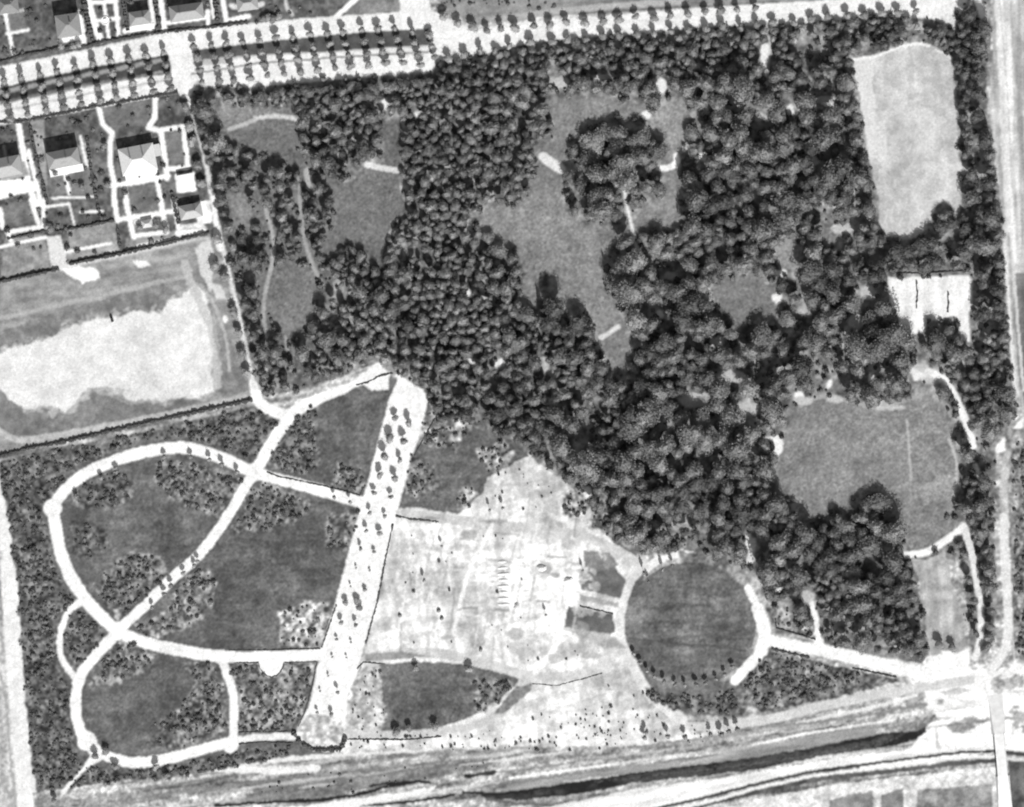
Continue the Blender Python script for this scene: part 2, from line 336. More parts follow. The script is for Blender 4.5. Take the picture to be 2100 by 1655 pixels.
# ---- the bottom bands: perimeter road, grassy slopes, flat dark bands, railway
gpath([(1990,1394),(1900,1408),(1800,1425),(1700,1445),(1560,1478),(1400,1490),(1340,1462)], 19, .56, 'road')
gpath([(1560,1500),(1700,1470),(1800,1448),(1880,1425)], 7, .7, 'road')
gpath([(1045,1596),(1200,1575),(1400,1548),(1505,1538),(1650,1505),(1830,1478)], 5, .84, 'road')
gpath([(60,1612),(200,1600),(400,1572),(560,1555),(760,1538),(900,1532),(1010,1528)], [26,26,26]*2+[20]*25+[14]*6, .68, 'road')
gpath([(60,1600),(300,1575),(560,1580),(650,1575)], 16, .7, 'road', 4)
paint(inpoly([(540,1598),(640,1588),(800,1570),(1000,1560),(1015,1572),(900,1595),(760,1618),(640,1638),(560,1642),(500,1640)], 6), .19 * ct(STR, .4) * ct(N3, .3), 'verge')
paint(inpoly([(1040,1605),(1200,1583),(1400,1555),(1560,1530),(1700,1500),(1790,1490),(1800,1515),(1570,1556),(1370,1580),(1218,1600),(1040,1625)], 3), .30 * ct(STR, .35), 'verge')
gpath([(1570,1490),(1700,1478),(1900,1445)], 7, .24, 'verge', 4) 
for i in range(90):
    u = q0.uniform(60, 1900); v = q0.uniform(1520, 1660); L = q0.uniform(60, 330); x = u; y = 1640 - (u - 500) * .115 + (v - 1590) * .9
    if y < 1475 or y > 1670: continue
    m_ = stroke([(x, y), (x + L * .5, y - L * .06 + q0.uniform(-2, 2)), (x + L, y - L * .13)], [1.5, q0.uniform(3, 9), 1.5], 3)
    m_ &= (PY > 1530 - np.clip((PX - 900) * .06, 0, 60))
    paint(m_, q0.choice([.12, .16, .24, .3, .62, .7]), None, q0.uniform(.35, .8))
DARK = .018 * ct(N2, .5)  # near-black tone painted into the flat ground as ragged bands
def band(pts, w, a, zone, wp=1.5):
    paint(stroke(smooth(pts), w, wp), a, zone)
band([(440,1652),(560,1645),(660,1640),(740,1628),(800,1612),(856,1602),(880,1606)], 7, DARK, 'dark_band', 3)
band([(760,1612),(800,1605),(850,1602)], 5, DARK, 'dark_band', 2)
band([(955,1592),(990,1588),(1015,1584)], 8, DARK * 2, 'dark_band', 3)
paint(inpoly([(980,1628),(1040,1624),(1218,1599),(1370,1577),(1570,1549),(1680,1530),(1780,1510),(1840,1500),(1884,1500),(1898,1490),(1902,1500),(1880,1515),(1840,1528),(1780,1536),(1700,1548),(1640,1560),(1570,1576),(1440,1592),(1300,1606),(1180,1630),(1090,1640),(1000,1642)], 3), .036 * ct(STR, .6) * ct(N2, .5), 'dark_band')
band([(950,1624),(1040,1626),(1218,1600),(1370,1578),(1570,1553)], 5, DARK, 'dark_band')
band([(690,1655),(800,1648),(900,1636),(930,1630)], 6, DARK * 1.5, 'dark_band', 2)
band([(1000,1640),(1060,1648),(1140,1652)], 6, .12, 'dark_band', 3)
paint(inpoly([(500,1665),(640,1650),(820,1625),(900,1612),(880,1625),(700,1662),(500,1690)], 3), .75, 'bare_soil')
paint(inpoly([(1100,1660),(1300,1618),(1500,1592),(1700,1558),(1800,1545),(2040,1530),(2040,1534),(1800,1562),(1684,1577),(1570,1600),(1446,1632),(1350,1655),(1340,1700),(1100,1700)], 3), .70 * ct(STR, .3), 'bare_soil')
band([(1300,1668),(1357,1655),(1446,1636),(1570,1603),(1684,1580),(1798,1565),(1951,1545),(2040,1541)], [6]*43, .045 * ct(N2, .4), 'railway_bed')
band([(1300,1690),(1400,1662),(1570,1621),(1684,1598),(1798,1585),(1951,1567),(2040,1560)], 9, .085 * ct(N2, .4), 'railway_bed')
band([(1330,1672),(1450,1645),(1570,1612),(1684,1589),(1798,1575),(1951,1556),(2040,1551)], 6, .74, 'railway_bed')
band([(2062,1543),(2100,1548),(2200,1560)], 9, .06, 'railway_bed')
band([(2062,1555),(2100,1560),(2200,1572)], 7, .6, 'railway_bed')
paint(inpoly([(1400,1680),(1570,1635),(1700,1610),(1960,1580),(2045,1572),(2045,1800),(1300,1800)], 3), .62 * ct(N2, .25) * ct(N3, .2), 'bare_soil')
paint(inpoly([(1700,1640),(1790,1620),(1800,1800),(1700,1800)], 5), .22 * ct(N2, .3), 'field_plot')
paint(inpoly([(1806,1630),(1852,1616),(1856,1800),(1808,1800)]), .20 * ct(N2, .3), 'field_plot')
paint(inpoly([(1880,1620),(2035,1608),(2040,1800),(1880,1800)], 3), .26 * ct(N2, .45), 'field_plot')
paint(inpoly([(2068,1560),(2260,1570),(2260,1800),(2080,1800)], 2), .10 * ct(N2, .5) * ct(STV, .3), 'field_plot')
for k in range(7):
    y0 = 1588 + k * 5.5
    paint(stroke([(1100 + 60 * k, y0 + 18 - 7 * k), (1400 + 30 * k, y0 - 14 - 3 * k), (1700, y0 - 52 - 2 * k), (1860 - 10 * k, y0 - 84 - k)], [1, q0.uniform(2, 4), q0.uniform(2, 4), 1], 4) & (ALB < .12), q0.choice([.13, .17, .10]), None, .6)
# ---- west road at the lower left
paint(inpoly([(-120,980),(0,1005),(14,1045),(34,1190),(46,1330),(56,1480),(70,1655),(80,1800),(-120,1800)], 2), .42 * ct(STV, .35) * ct(N3, .3), 'verge')
gpath([(-2,1000),(14,1120),(22,1235),(32,1400),(46,1560),(58,1740)], [26]*8+[34]*23, .72, 'road')
gpath([(0,1380),(12,1440),(22,1560),(34,1660)], 4, .34, 'road')

# ---- lower park: lawns base
PARKL = [(0,945),(130,915),(330,880),(520,832),(560,850),(600,845),(700,800),(800,770),(870,800),(890,850),(960,870),(1010,890),(1060,905),(1090,940),(1180,1005),(1230,1080),(1320,1150),(1330,1400),(1240,1400),(1230,1440),(1100,1520),(900,1535),(600,1550),(400,1585),(200,1608),(75,1625),(60,1500),(46,1350),(36,1200),(15,1040),(0,1000)]
paint(inpoly(PARKL), LAWN, 'lawn')
# soil of the unfinished garden
SOILP = [(812,1045),(850,1040),(940,1055),(990,1010),(1000,980),(1085,935),(1120,960),(1180,1005),(1205,1050),(1260,1115),(1320,1150),(1300,1180),(1275,1230),(1272,1300),(1290,1360),(1320,1400),(1330,1440),(1370,1480),(1450,1510),(1300,1530),(1000,1530),(700,1545),(640,1540),(700,1500),(712,1430),(735,1380),(748,1330),(770,1240)]
paint(inpoly(SOILP, 3), SOIL, 'bare_soil')
for c, rx, ry, a in [((1105,1030),46,22,.62),((905,1200),45,60,.60),((900,1110),40,24,.42),((870,1240),40,40,.5),((1060,1200),30,50,.80),((1165,1195),40,26,.80),((1115,1100),55,16,.42),((1130,1290),30,40,.8),((1010,1260),60,14,.5),((950,1310),50,18,.5),((840,1190),16,40,.45),((970,1140),30,18,.66),((1180,1330),40,26,.5),((1075,1330),30,24,.42)]:
    paint(disc(c, rx, 9, ry), SOIL * (a / .58), None, .8)
for pts, w, a in [([(812,1052),(900,1062),(1000,1075),(1100,1085),(1190,1098),(1250,1122),(1320,1160)], 20, .50), ([(1190,1100),(1205,1060),(1222,1035)], 14, .52), ([(800,1340),(900,1340),(1000,1362),(1080,1385),(1180,1385),(1250,1362)], 20, .52),
                  ([(1320,1160),(1290,1195),(1274,1250),(1278,1310),(1296,1360),(1330,1420),(1400,1478)], 22, .62), ([(1080,1400),(1040,1450),(980,1485),(900,1500),(800,1505),(715,1508)], 16, .50),
                  ([(1010,1075),(960,1180),(930,1300)], 8, .78), ([(1130,1150),(1190,1215),(1270,1240)], 8, .80), ([(1100,1380),(1150,1300),(1140,1220)], 12, .8)]:
    m_ = stroke(smooth(pts), w, 2); paint(m_, a * ct(N2, .15), 'gravel_path')
for p, a in [([(1190,1172),(1250,1150),(1285,1190),(1272,1228),(1190,1208)], .13), ([(1165,1243),(1258,1258),(1262,1295),(1240,1305),(1158,1285)], .12), ([(1195,1130),(1250,1132),(1268,1160),(1230,1172),(1200,1165)], .2),
             ([(1190,1218),(1270,1236),(1270,1246),(1190,1232)], .3), ([(1060,1420),(1092,1402),(1090,1412),(1050,1450),(1020,1470),(1012,1462)], .24), ([(748,1340),(820,1336),(880,1345),(820,1352),(748,1356)], .25), ([(1150,1286),(1250,1300),(1290,1330),(1240,1330)], .42)]:
    paint(inpoly(p, 2), a * ct(N2, .25), 'lawn')
# faint tracks and scraped rows on the bare ground
q0 = random.Random(3)
for i in range(36):
    paint(disc((q0.uniform(800, 1240), q0.uniform(1070, 1330)), q0.uniform(6, 24), 7, q0.uniform(4, 20)) & (N5 > .4), SOIL * q0.choice([.5, .6, .7, 1.3]), None, q0.uniform(.4, .8))
for i in range(80):
    x = q0.uniform(800, 1180); y = q0.uniform(1085, 1320); L = q0.uniform(20, 110); a = q0.choice([math.radians(-82), math.radians(-78), math.radians(8), math.radians(95)]) + q0.uniform(-.12, .12)
    paint(stroke([(x, y), (x + L * .5 * math.cos(a) + q0.uniform(-3, 3), y + L * .5 * math.sin(a)), (x + L * math.cos(a), y + L * math.sin(a))], q0.uniform(1.8, 6), 2), q0.choice([.22, .3, .38, .82, .8]), None, q0.uniform(.3, .8))
for i in range(9):
    x = 1000 + i * 1.2; y = 1150 + i * 11
    paint(stroke([(x - 2, y), (x + 16, y - 1), (x + 32, y + 2)], 3, 2), .24, None, .6); paint(stroke([(x + 62, y - 4), (x + 76, y - 6)], 3, 2), .26, None, .5)
for c, rx, ry, a in [((962,1095),16,10,.25),((1010,1070),30,4,.25),((880,1062),22,3,.2),((860,1068),30,4,.3),((842,1185),2,20,.12),((1225,1080),20,6,.3),((1165,1115),14,14,.4),((1118,1168),14,8,.3),((1140,1180),10,5,.2),((1060,1300),18,14,.36),((1140,1350),16,10,.38),((915,1308),10,6,.3),((960,1248),24,3,.16),((1030,1250),16,4,.2),((1180,1330),16,12,.34),((1255,1320),10,12,.3),((1212,1345),20,8,.34)]:
    paint(disc(c, rx, 5, ry), a, None, .75)
# trodden and mown lines on the lawns
for i in range(70):
    x = q0.uniform(150, 1500); y = q0.uniform(1000, 1500); L = q0.uniform(30, 220); a = math.radians(q0.choice([2, 4, 7, 9, -3]))
    m_ = stroke([(x, y), (x + L * .5, y + L * .5 * math.sin(a) + q0.uniform(-1.5, 1.5)), (x + L, y + L * math.sin(a))], 2.2, 1.5) & (ALB < .16)
    paint(m_, q0.choice([.16, .2, .07]), None, q0.uniform(.3, .7))
# leaf-shaped lawn
paint(inpoly(smooth([(786,1362),(830,1358),(900,1358),(960,1365),(1010,1376),(1062,1392),(1040,1420),(1000,1450),(960,1472),(900,1492),(850,1500),(800,1505),(780,1500)]), 2), LAWN * .95, 'lawn')
paint(inpoly([(1395,1128),(1480,1150),(1545,1175),(1560,1215),(1530,1230),(1450,1180),(1395,1160)], 5), WFLOOR * 1.1, 'woodland_floor')
paint(inpoly([(738,1370),(782,1364),(792,1400),(784,1440),(800,1480),(780,1500),(720,1498),(716,1440)], 8), .46 * ct(N2, .25) * ct(N3, .4), 'planting_bed')
paint(inpoly([(776,1360),(800,1360),(806,1400),(796,1450),(812,1502),(790,1502),(788,1440)], 8), LAWN * 1.1, 'lawn')
gpath([(1085,1395),(1050,1440),(990,1482),(900,1500),(800,1507),(715,1508)], 15, .52)
paint(inpoly([(1058,1408),(1092,1402),(1080,1425),(1040,1458),(1012,1466)], 3), .2 * ct(N3, .3), 'planting_bed')
# circle lawn
paint(disc((1415,1280), 136, 1, 128), LAWN * 1.15 * ct(FUR, .12), 'lawn')
paint(inpoly([(1320,1380),(1360,1398),(1500,1396),(1560,1420),(1520,1468),(1420,1468),(1345,1440)], 3), LAWN * 1.4, 'lawn')
paint(inpoly([(1510,1395),(1580,1335),(1700,1362),(1850,1395),(1720,1430),(1560,1462)], 3), SHRUB, 'lawn')
paint(inpoly([(1570,1245),(1660,1262),(1672,1312),(1588,1290)], 2), SHRUB * 1.3, 'lawn')

for i in range(40):
    x = q0.uniform(1285, 1500); y = q0.uniform(1170, 1400); L = q0.uniform(40, 160); a = math.radians(q0.choice([6, 8, 3]))
    m_ = stroke([(x, y), (x + L, y + L * math.sin(a))], 2.4, 1.5) & (ALB < .17) & (np.hypot(PX - 1415, (PY - 1280) * 1.06) < 134)
    paint(m_, q0.choice([.18, .15, .06, .07]), None, q0.uniform(.25, .6))
for x, y in [(1290,1310),(1400,1320)]: paint(stroke([(x, y), (x + 60, y + 4), (x + 130, y + 14)], 3, 2) & (ALB < .2), .06, None, .7)
# shrub zones (ground under them)
SHZ = [
 ([(0,948),(130,918),(330,883),(520,836),(575,862),(522,938),(480,928),(430,912),(370,898),(300,904),(220,928),(150,965),(98,1018),(84,1050),(98,1090),(105,1140),(128,1200),(148,1232),(115,1270),(108,1330),(120,1380),(140,1402),(138,1460),(150,1500),(150,1535),(170,1572),(240,1582),(330,1577),(420,1557),(470,1545),(600,1532),(600,1552),(400,1588),(200,1608),(80,1622),(60,1500),(46,1350),(36,1200),(15,1040),(0,1000)], 1.0, 0, 'dense scrub in the strip between the west road and the looping path'),
 ([(320,950),(370,945),(430,960),(500,985),(480,1030),(445,1064),(400,1045),(350,1020),(320,990)], 1.0, .3, 'triangular shrub bed inside the top of the loop'),
 ([(150,1010),(190,985),(240,965),(265,985),(270,1010),(240,1040),(190,1045),(160,1030)], .8, .2, 'small shrub bed in the north west bend of the loop'),
 ([(192,1202),(235,1152),(275,1130),(330,1150),(350,1180),(300,1225),(245,1268),(215,1235)], 1.0, .3, 'rounded shrub bed above the path crossing'),
 ([(140,1070),(210,1080),(225,1120),(190,1155),(150,1140)], .45, 0, 'thin dark shrubs on the lawn inside the loop'),
 ([(345,1250),(370,1200),(400,1165),(430,1170),(446,1200),(430,1250),(380,1290),(330,1305),(290,1300),(280,1285)], .8, .6, 'pale shrub bed east of the straight diagonal path'),
 ([(540,990),(600,1012),(640,1030),(600,1070),(540,1090),(478,1085),(500,1040),(520,1000)], .9, .3, 'shrub bed south east of the northern path junction'),
 ([(170,1250),(215,1300),(190,1340),(155,1375),(135,1350),(130,1300),(140,1260)], 1.1, 0, 'shrubs filling the small side loop'),
 ([(240,1312),(300,1335),(322,1360),(280,1382),(240,1400),(185,1405),(200,1370)], .9, .4, 'shrub bed just south of the path crossing'),
 ([(370,1360),(435,1360),(460,1420),(465,1480),(460,1500),(400,1520),(350,1535),(300,1530),(330,1480),(370,1450),(400,1400)], .8, .3, 'curved shrub belt in the east of the south west lawn'),
 ([(470,1365),(530,1362),(560,1392),(588,1362),(648,1360),(638,1400),(620,1460),(600,1500),(490,1500),(492,1440),(480,1400)], 1.0, .6, 'square shrub plot beside the foot of the promenade'),
 ([(575,1260),(630,1235),(684,1240),(668,1290),(657,1328),(578,1326)], .5, 1.6, 'sparse pale shrub plot west of the promenade'),
 ([(585,880),(620,838),(650,830),(645,900),(650,960),(600,972),(556,948)], 1.1, .1, 'dark shrub mass east of the upper junction path'),
 ([(680,955),(742,955),(750,1000),(738,1012),(690,1000)], .9, .3, 'shrub patch in the corner of path and promenade'),
 ([(835,925),(880,950),(905,1000),(860,1025),(832,1000)], 1.0, .2, 'dark shrub patch along the east edge of the promenade'),
 ([(868,850),(900,835),(950,850),(962,872),(935,922),(865,905)], .8, 1.0, 'pale edged shrub clump below the wood'),
 ([(978,925),(1030,905),(1055,930),(1030,965),(1000,960)], .8, 1.2, 'pale edged shrub clump north of the bare ground'),
 ([(938,1040),(945,1005),(965,995),(978,1010),(965,1045)], .9, 1.2, 'tiny shrub clump on a pale rounded bed'),
 ([(675,1060),(735,1040),(728,1080),(708,1125),(670,1120)], .6, .3, 'scattered shrubs left of the promenade on the central lawn'),
 ([(735,1368),(782,1366),(786,1420),(792,1480),(770,1500),(720,1497),(716,1440)], .35, 2.2, 'very pale shrub bed right of the promenade'),
 ([(970,1395),(1050,1398),(1030,1435),(985,1460)], .9, .3, 'shrubs in the tip of the leaf shaped lawn'),
 ([(1322,1412),(1370,1425),(1440,1430),(1500,1415),(1530,1425),(1520,1462),(1400,1462),(1340,1440)], 1.1, 0, 'dark bushes below the round lawn'),
 ([(1515,1392),(1580,1340),(1660,1360),(1780,1388),(1745,1410),(1640,1440),(1560,1455)], 1.1, .2, 'scrub wedge between drive and perimeter road'),
 ([(1580,1250),(1655,1262),(1668,1306),(1592,1285)], .5, 1.2, 'pale shrub bed north of the drive'),
 ([(1165,1000),(1195,1005),(1202,1050),(1170,1065),(1150,1040)], 1.0, 1.5, 'dark bushes at the north tip of the bare ground'),
 ([(1218,1040),(1262,1050),(1320,1095),(1400,1095),(1405,1125),(1335,1138),(1275,1108),(1216,1080)], 1.0, .2, 'low bushes at the wood edge above the round lawn'),
 ([(720,1510),(1000,1500),(1060,1470),(1200,1460),(1330,1470),(1480,1500),(1440,1520),(1200,1540),(900,1540),(720,1540)], .24, 3.0, 'sparse young bushes on pale soil along the perimeter road'),
 ([(480,1535),(600,1528),(610,1550),(480,1562)], .5, 2.0, 'pale scrub strip below the south path'),
 ([(1000,960),(1080,960),(1140,1000),(1180,1060),(1100,1060),(1000,1040)], .08, 3, 'scattered small bushes on the northern bare ground'),
 ([(820,1080),(1000,1090),(1100,1110),(1180,1180),(1150,1330),(1000,1350),(790,1320)], .018, 3, 'scattered weeds and small bushes on the bare ground'),
 ([(1220,1330),(1100,1330),(1060,1370),(1200,1370)], .14, 3, 'small bushes between the curved drives'),
 ([(2075,900),(2200,900),(2200,1350),(2085,1350)], .7, .6, 'scrub east of the perimeter road'),
 ([(1210,1400),(1320,1420),(1340,1470),(1200,1470),(1120,1440)], .05, 3, 'few saplings on the pale triangle of ground'),
]
for p, dens, pale, lab in SHZ:
    if pale < 2.0:
        paint(inpoly(p, 9), SHRUB * (1 + pale * (.5 + N2)), 'planting_bed')
        if pale > 0:
            paint(stroke(list(p) + [p[0]], 7, 9) & (N2 > .45), SHRUB * 2.1 * (.7 + pale * .5), None, .6)

# ---- lower park white paths
def wpath(pts, w, a=.82, wp=1.9):
    gpath(pts, [k + 1 for k in w] if isinstance(w, list) else w + 1, a, 'gravel_path', wp)
wpath([(105,1045),(130,1008),(175,972),(230,947),(300,926),(370,918),(430,930),(480,950),(522,970)], 23)
wpath([(108,1045),(114,1080),(125,1135),(150,1192),(190,1247),(242,1296)], 24)
wpath([(242,1292),(300,1240),(350,1190),(402,1143),(450,1085),(490,1020),(522,968)], 20)
wpath([(522,970),(545,930),(575,880),(598,852)], 23); wpath([(516,790),(526,815),(545,835),(575,848),(600,848)], 22); wpath([(590,852),(650,820),(710,795),(760,768),(775,750)], [24]*6+[20]*6+[16]*12+[14])
wpath([(522,970),(600,990),(680,1012),(745,1032)], 22)
wpath([(242,1296),(300,1318),(380,1336),(450,1346),(540,1348),(660,1342)], 23)
wpath([(242,1296),(200,1340),(166,1385),(155,1440),(165,1500),(200,1540),(260,1562),(320,1560),(400,1541),(470,1522)], 21)
wpath([(452,1348),(472,1400),(480,1450),(478,1520)], 16); wpath([(470,1522),(530,1512),(620,1510)], 14, .72)
wpath([(168,1233),(142,1252),(126,1290),(122,1330),(134,1365),(156,1392)], [14]*6+[11]*25)
wpath([(380,195),(396,250),(412,310),(430,390),(444,450),(458,510),(475,580),(492,650),(508,730),(520,792)], [8]*6+[6]*24+[8]*6+[6]*18+[12]*1, .66)
wpath([(440,455),(452,510)], 13, .8); wpath([(422,345),(432,385)], 13, .7)
paint(disc((108,1042), 19), PATH, 'gravel_path'); paint(disc((556,1363), 25), PATH, 'gravel_path'); paint(disc((178,1520), 20, 2), PATH, 'gravel_path'); paint(disc((472,1528), 16), PATH, 'gravel_path')
paint(disc((243,1294), 19), PATH, 'gravel_path'); paint(disc((522,968), 19), PATH, 'gravel_path')
paint(stroke([(185,1530),(200,1550),(175,1575),(150,1600),(130,1625)], [22,24,8,6,10], 2), .76, 'gravel_path')
PROM = [(810,765),(816,780),(798,820),(774,909),(756,982),(738,1043),(726,1089),(708,1158),(688,1236),(660,1329),(632,1453),(605,1500),(622,1530),(670,1538),(705,1525),(708,1489),(713,1425),(731,1387),(746,1329),(771,1235),(792,1150),(807,1074),(825,1010),(835,977),(842,939),(858,904),(878,820),(868,800),(845,785)]
mp = inpoly(PROM, 1.5); paint(mp, PATH, 'promenade'); open_mask |= mp
paint(inpoly([(628,1465),(700,1470),(706,1525),(670,1538),(622,1530),(603,1502)], 3), .52 * ct(N3, .4) * ct(N2, .3), 'promenade')
# around promenade head
paint(inpoly([(740,765),(775,745),(800,765),(795,800),(760,800),(738,785)], 4), .76, 'gravel_path')
# circle paths
wpath([(1534,1205),(1555,1250),(1568,1300),(1558,1340),(1530,1370),(1508,1396)], [14]*6+[26]*12+[20]*13)
wpath([(1565,1312),(1690,1335),(1800,1360),(1905,1385)], [22]*6+[26]*12+[34])
wpath([(1680,1330),(1675,1280),(1665,1238)], [20]*3+[10]*10)
wpath([(1545,1110),(1538,1150)], 12, .7)

# ---- west: sports ground
SPG = [(-120,605),(0,578),(142,546),(254,522),(432,480),(448,520),(470,590),(490,680),(505,760),(515,812),(400,848),(240,882),(60,920),(-120,960)]
paint(inpoly(SPG), .27 * ct(N2, .22) * ct(STR, .25), 'sports_ground')
paint(inpoly([(-120,700),(0,680),(120,640),(240,605),(330,580),(370,600),(345,650),(200,680),(60,740),(-120,760)], 4), FIELDG * .95, 'sports_ground')
paint(inpoly([(-120,790),(0,790),(60,835),(130,842),(200,800),(260,830),(400,812),(440,805),(380,840),(250,868),(100,892),(20,895),(-30,870)], 4), FIELDG * .9, 'sports_ground')
paint(inpoly([(450,700),(470,690),(512,800),(460,815),(440,790)], 4), FIELDG * 1.1, 'sports_ground')
FR = [(-120,735),(0,712),(85,690),(160,655),(250,638),(330,635),(345,610),(405,578),(430,600),(445,700),(440,812),(330,828),(250,810),(190,802),(140,846),(60,846),(0,805),(-120,800)]
paint(inpoly(FR, 16) & (N5 > .44), FIELDP * .8, 'sports_ground', .6); paint(inpoly(FR, 20) & (N3 > .5), FIELDP * .7, 'sports_ground', .4)
paint(inpoly([(-120,745),(0,722),(25,712),(85,700),(120,680),(160,665),(215,652),(255,648),(275,636),(300,640),(330,645),(338,620),(370,612),(400,585),(420,600),(435,650),(440,720),(428,770),(440,802),(400,815),(330,820),(262,822),(250,800),(215,792),(180,798),(150,825),(128,842),(100,832),(60,838),(20,822),(0,795),(-120,790)], 7), FIELDP * 1.08, 'sports_ground')
paint(stroke(smooth([(-60,850),(-10,880),(40,902),(100,896),(250,868),(400,838),(500,815)]), 13, 2), .42 * ct(N3, .15), 'sports_ground')
paint(stroke(smooth([(-60,665),(60,640),(180,612),(330,578),(385,570),(402,600)]), 9, 2), .40, 'sports_ground', .7)
paint(stroke(smooth([(380,540),(392,580),(420,640),(440,700),(445,790)]), 18, 4), .46, 'sports_ground', .8)
paint(stroke(smooth([(425,600),(450,650),(466,710),(470,760)]), 6, 2), .46, 'sports_ground', .8)
paint(stroke([(428,610),(440,680),(452,740)], 4, 2), .18, 'sports_ground', .6)
paint(inpoly([(118,548),(150,545),(195,552),(205,568),(170,582),(150,570)], 4), .84, 'sports_ground')
paint(inpoly([(272,535),(300,534),(308,545),(285,548)], 3), .8, 'sports_ground')
paint(stroke([(140,548),(260,522),(400,492),(425,488)], 5), .55, 'sports_ground', .9)
paint(inpoly([(400,510),(428,488),(438,520),(436,600),(410,560)], 5), .6, 'sports_ground', .9)
paint(inpoly([(430,580),(455,585),(462,612),(445,612)], 3), .6, 'sports_ground', .9)
paint(disc((462,655),5,1,8), .8)

# ---- west gardens
paint(inpoly([(-120,275),(0,258),(175,224),(305,201),(366,190),(384,205),(412,310),(430,400),(440,470),(429,478),(254,519),(142,542),(104,555),(0,577),(-120,600)]), GARD, 'garden_ground')
for p, a in [([(212,220),(308,206),(310,235),(296,258),(232,262),(216,245)], .16), ([(338,272),(374,266),(385,335),(350,345)], .17), ([(262,392),(322,378),(338,432),(270,446)], .15), ([(98,362),(180,348),(200,400),(110,420)], .17),
             ([(140,470),(235,452),(240,500),(140,520)], .26), ([(130,515),(240,495),(245,512),(140,535)], .34), ([(10,490),(90,478),(104,548),(0,570)], .26), ([(260,490),(420,462),(428,472),(255,512)], .30),
             ([(60,250),(90,246),(98,400),(72,300)], .3), ([(160,300),(180,290),(190,350),(178,350)], .3), ([(0,420),(60,410),(70,455),(8,470)], .15), ([(402,415),(430,410),(436,455),(405,462)], .8),
             ([(368,470),(372,462),(415,455),(420,465)], .7), ([(358,358),(398,352),(402,392),(364,396)], .82)]:
    paint(inpoly(p, 1.2), a * ct(N2, .25) * ct(N3, .15), 'garden_ground')
paint(inpoly([(-20,372),(58,366),(76,378),(80,388),(0,410),(-20,412)], 1.5), .84, 'terrace')
paint(inpoly(T(0,410,[(370,290),(490,290),(550,545),(420,570)]), 1.5), .62, 'terrace')
def gl(pts, w=6, a=.82): paint(stroke(pts, w + 1.0, .5), min(.84, a + .04), 'garden_path')
o1 = lambda L: T(0, 0, L)
for L, w in [([(800,880),(830,1000),(910,1080),(890,1150),(890,1330),(925,1480),(920,1655)], 9), ([(1255,800),(1250,950),(1200,1030),(1300,1060),(1340,1330),(1350,1440)], 10), ([(1300,1050),(1480,1025),(1520,1350),(1350,1370)], 9),
             ([(900,1500),(1130,1470),(1360,1420)], 9), ([(1010,1500),(1030,1655)], 7), ([(1270,1470),(1310,1655)], 8), ([(150,1010),(230,1480),(290,1660)], 11), ([(230,1220),(300,1500),(330,1655)], 8), ([(520,1380),(560,1560)], 7), ([(650,1100),(700,1340)], 4), ([(420,1600),(760,1590)], 3),
             ([(640,100),(665,240),(680,360)], 10), ([(490,330),(660,300)], 9), ([(20,0),(110,440)], 6), ([(0,105),(200,80)], 5), ([(60,270),(230,240)], 6), ([(710,0),(740,120),(810,320)], 14), ([(930,0),(960,290)], 8), ([(740,20),(940,12)], 7), ([(840,30),(880,310)], 6), ([(750,170),(960,150)], 6),
             ([(1215,0),(1245,200)], 7), ([(1300,0),(1330,250)], 10), ([(1010,250),(1220,205)], 10), ([(1210,190),(1210,260)], 8), ([(1350,185),(1680,140)], 7), ([(1680,90),(1685,220)], 8), ([(1710,0),(1725,140)], 5), ([(1800,0),(1830,170),(2010,130)], 9), ([(2720,130),(2900,-30)], 9)]:
    gl(o1(L), w, .8)
o5 = lambda L: T(0, 410, L)
for L, w in [([(925,0),(950,170)], 9), ([(1015,0),(1080,300)], 10), ([(1295,0),(1345,260)], 9), ([(1400,0),(1450,270)], 7), ([(950,160),(1400,90)], 9), ([(1080,290),(1350,260)], 8), ([(1110,370),(1450,310)], 4), ([(250,0),(310,190)], 8), ([(350,0),(350,200)], 7), ([(0,80),(20,220)], 9),
             ([(60,260),(400,210)], 8), ([(60,260),(90,330)], 8), ([(1440,270),(1640,250)], 11), ([(1720,-20),(1750,200)], 9), ([(0,380),(370,300)], 5), ([(530,420),(900,350)], 5), ([(650,100),(830,90)], 4), ([(350,60),(560,30)], 4), ([(560,30),(600,200)], 3), ([(1150,140),(1230,130),(1200,200)], 9), ([(1100,180),(1260,170)], 8)]:
    gl(o5(L), w, .78)
paint(disc((216,42), 9, 1), .85, 'garden_path')
paint(inpoly([(18,330),(50,330),(60,360),(0,372),(0,338)], 2), .3, 'garden_ground')
paint(inpoly([(15,20),(50,15),(55,50),(60,60),(20,66)], 3), .2, None, .6)
paint(stroke([(8,300),(12,330)], 6), .5, None, .5)
paint(stroke([(475,12),(500,16),(540,8)], 10, 3), .6, 'garden_path'); paint(stroke([(585,0),(590,20),(600,30)], 6, 2), .5, 'garden_path')

# ---- the avenue
AV1 = [(-120,166),(0,137),(178,101),(343,66),(520,47),(640,36),(820,25),(818,-60),(860,-60),(885,20),(935,45),(975,62),(1050,48),(1200,34),(1300,26),(1400,20),(1500,13),(1600,6),(1750,-4),(1990,-14),
       (1962,50),(1900,38),(1800,34),(1700,44),(1600,50),(1450,56),(1350,64),(1200,76),(1080,90),(1000,108),(930,120),(895,128),(885,145),(640,168),(520,178),(440,178),(400,172),(388,205),(372,200),(366,190),(305,202),(175,226),(0,256),(-120,278)]
mav = inpoly(AV1, 1.2); paint(mav, .72 * ct(N2, .07) * ct(STR, .04), 'avenue'); 
def q(p, a, z='avenue_lawn'): paint(inpoly(p, 1.2), a, z)
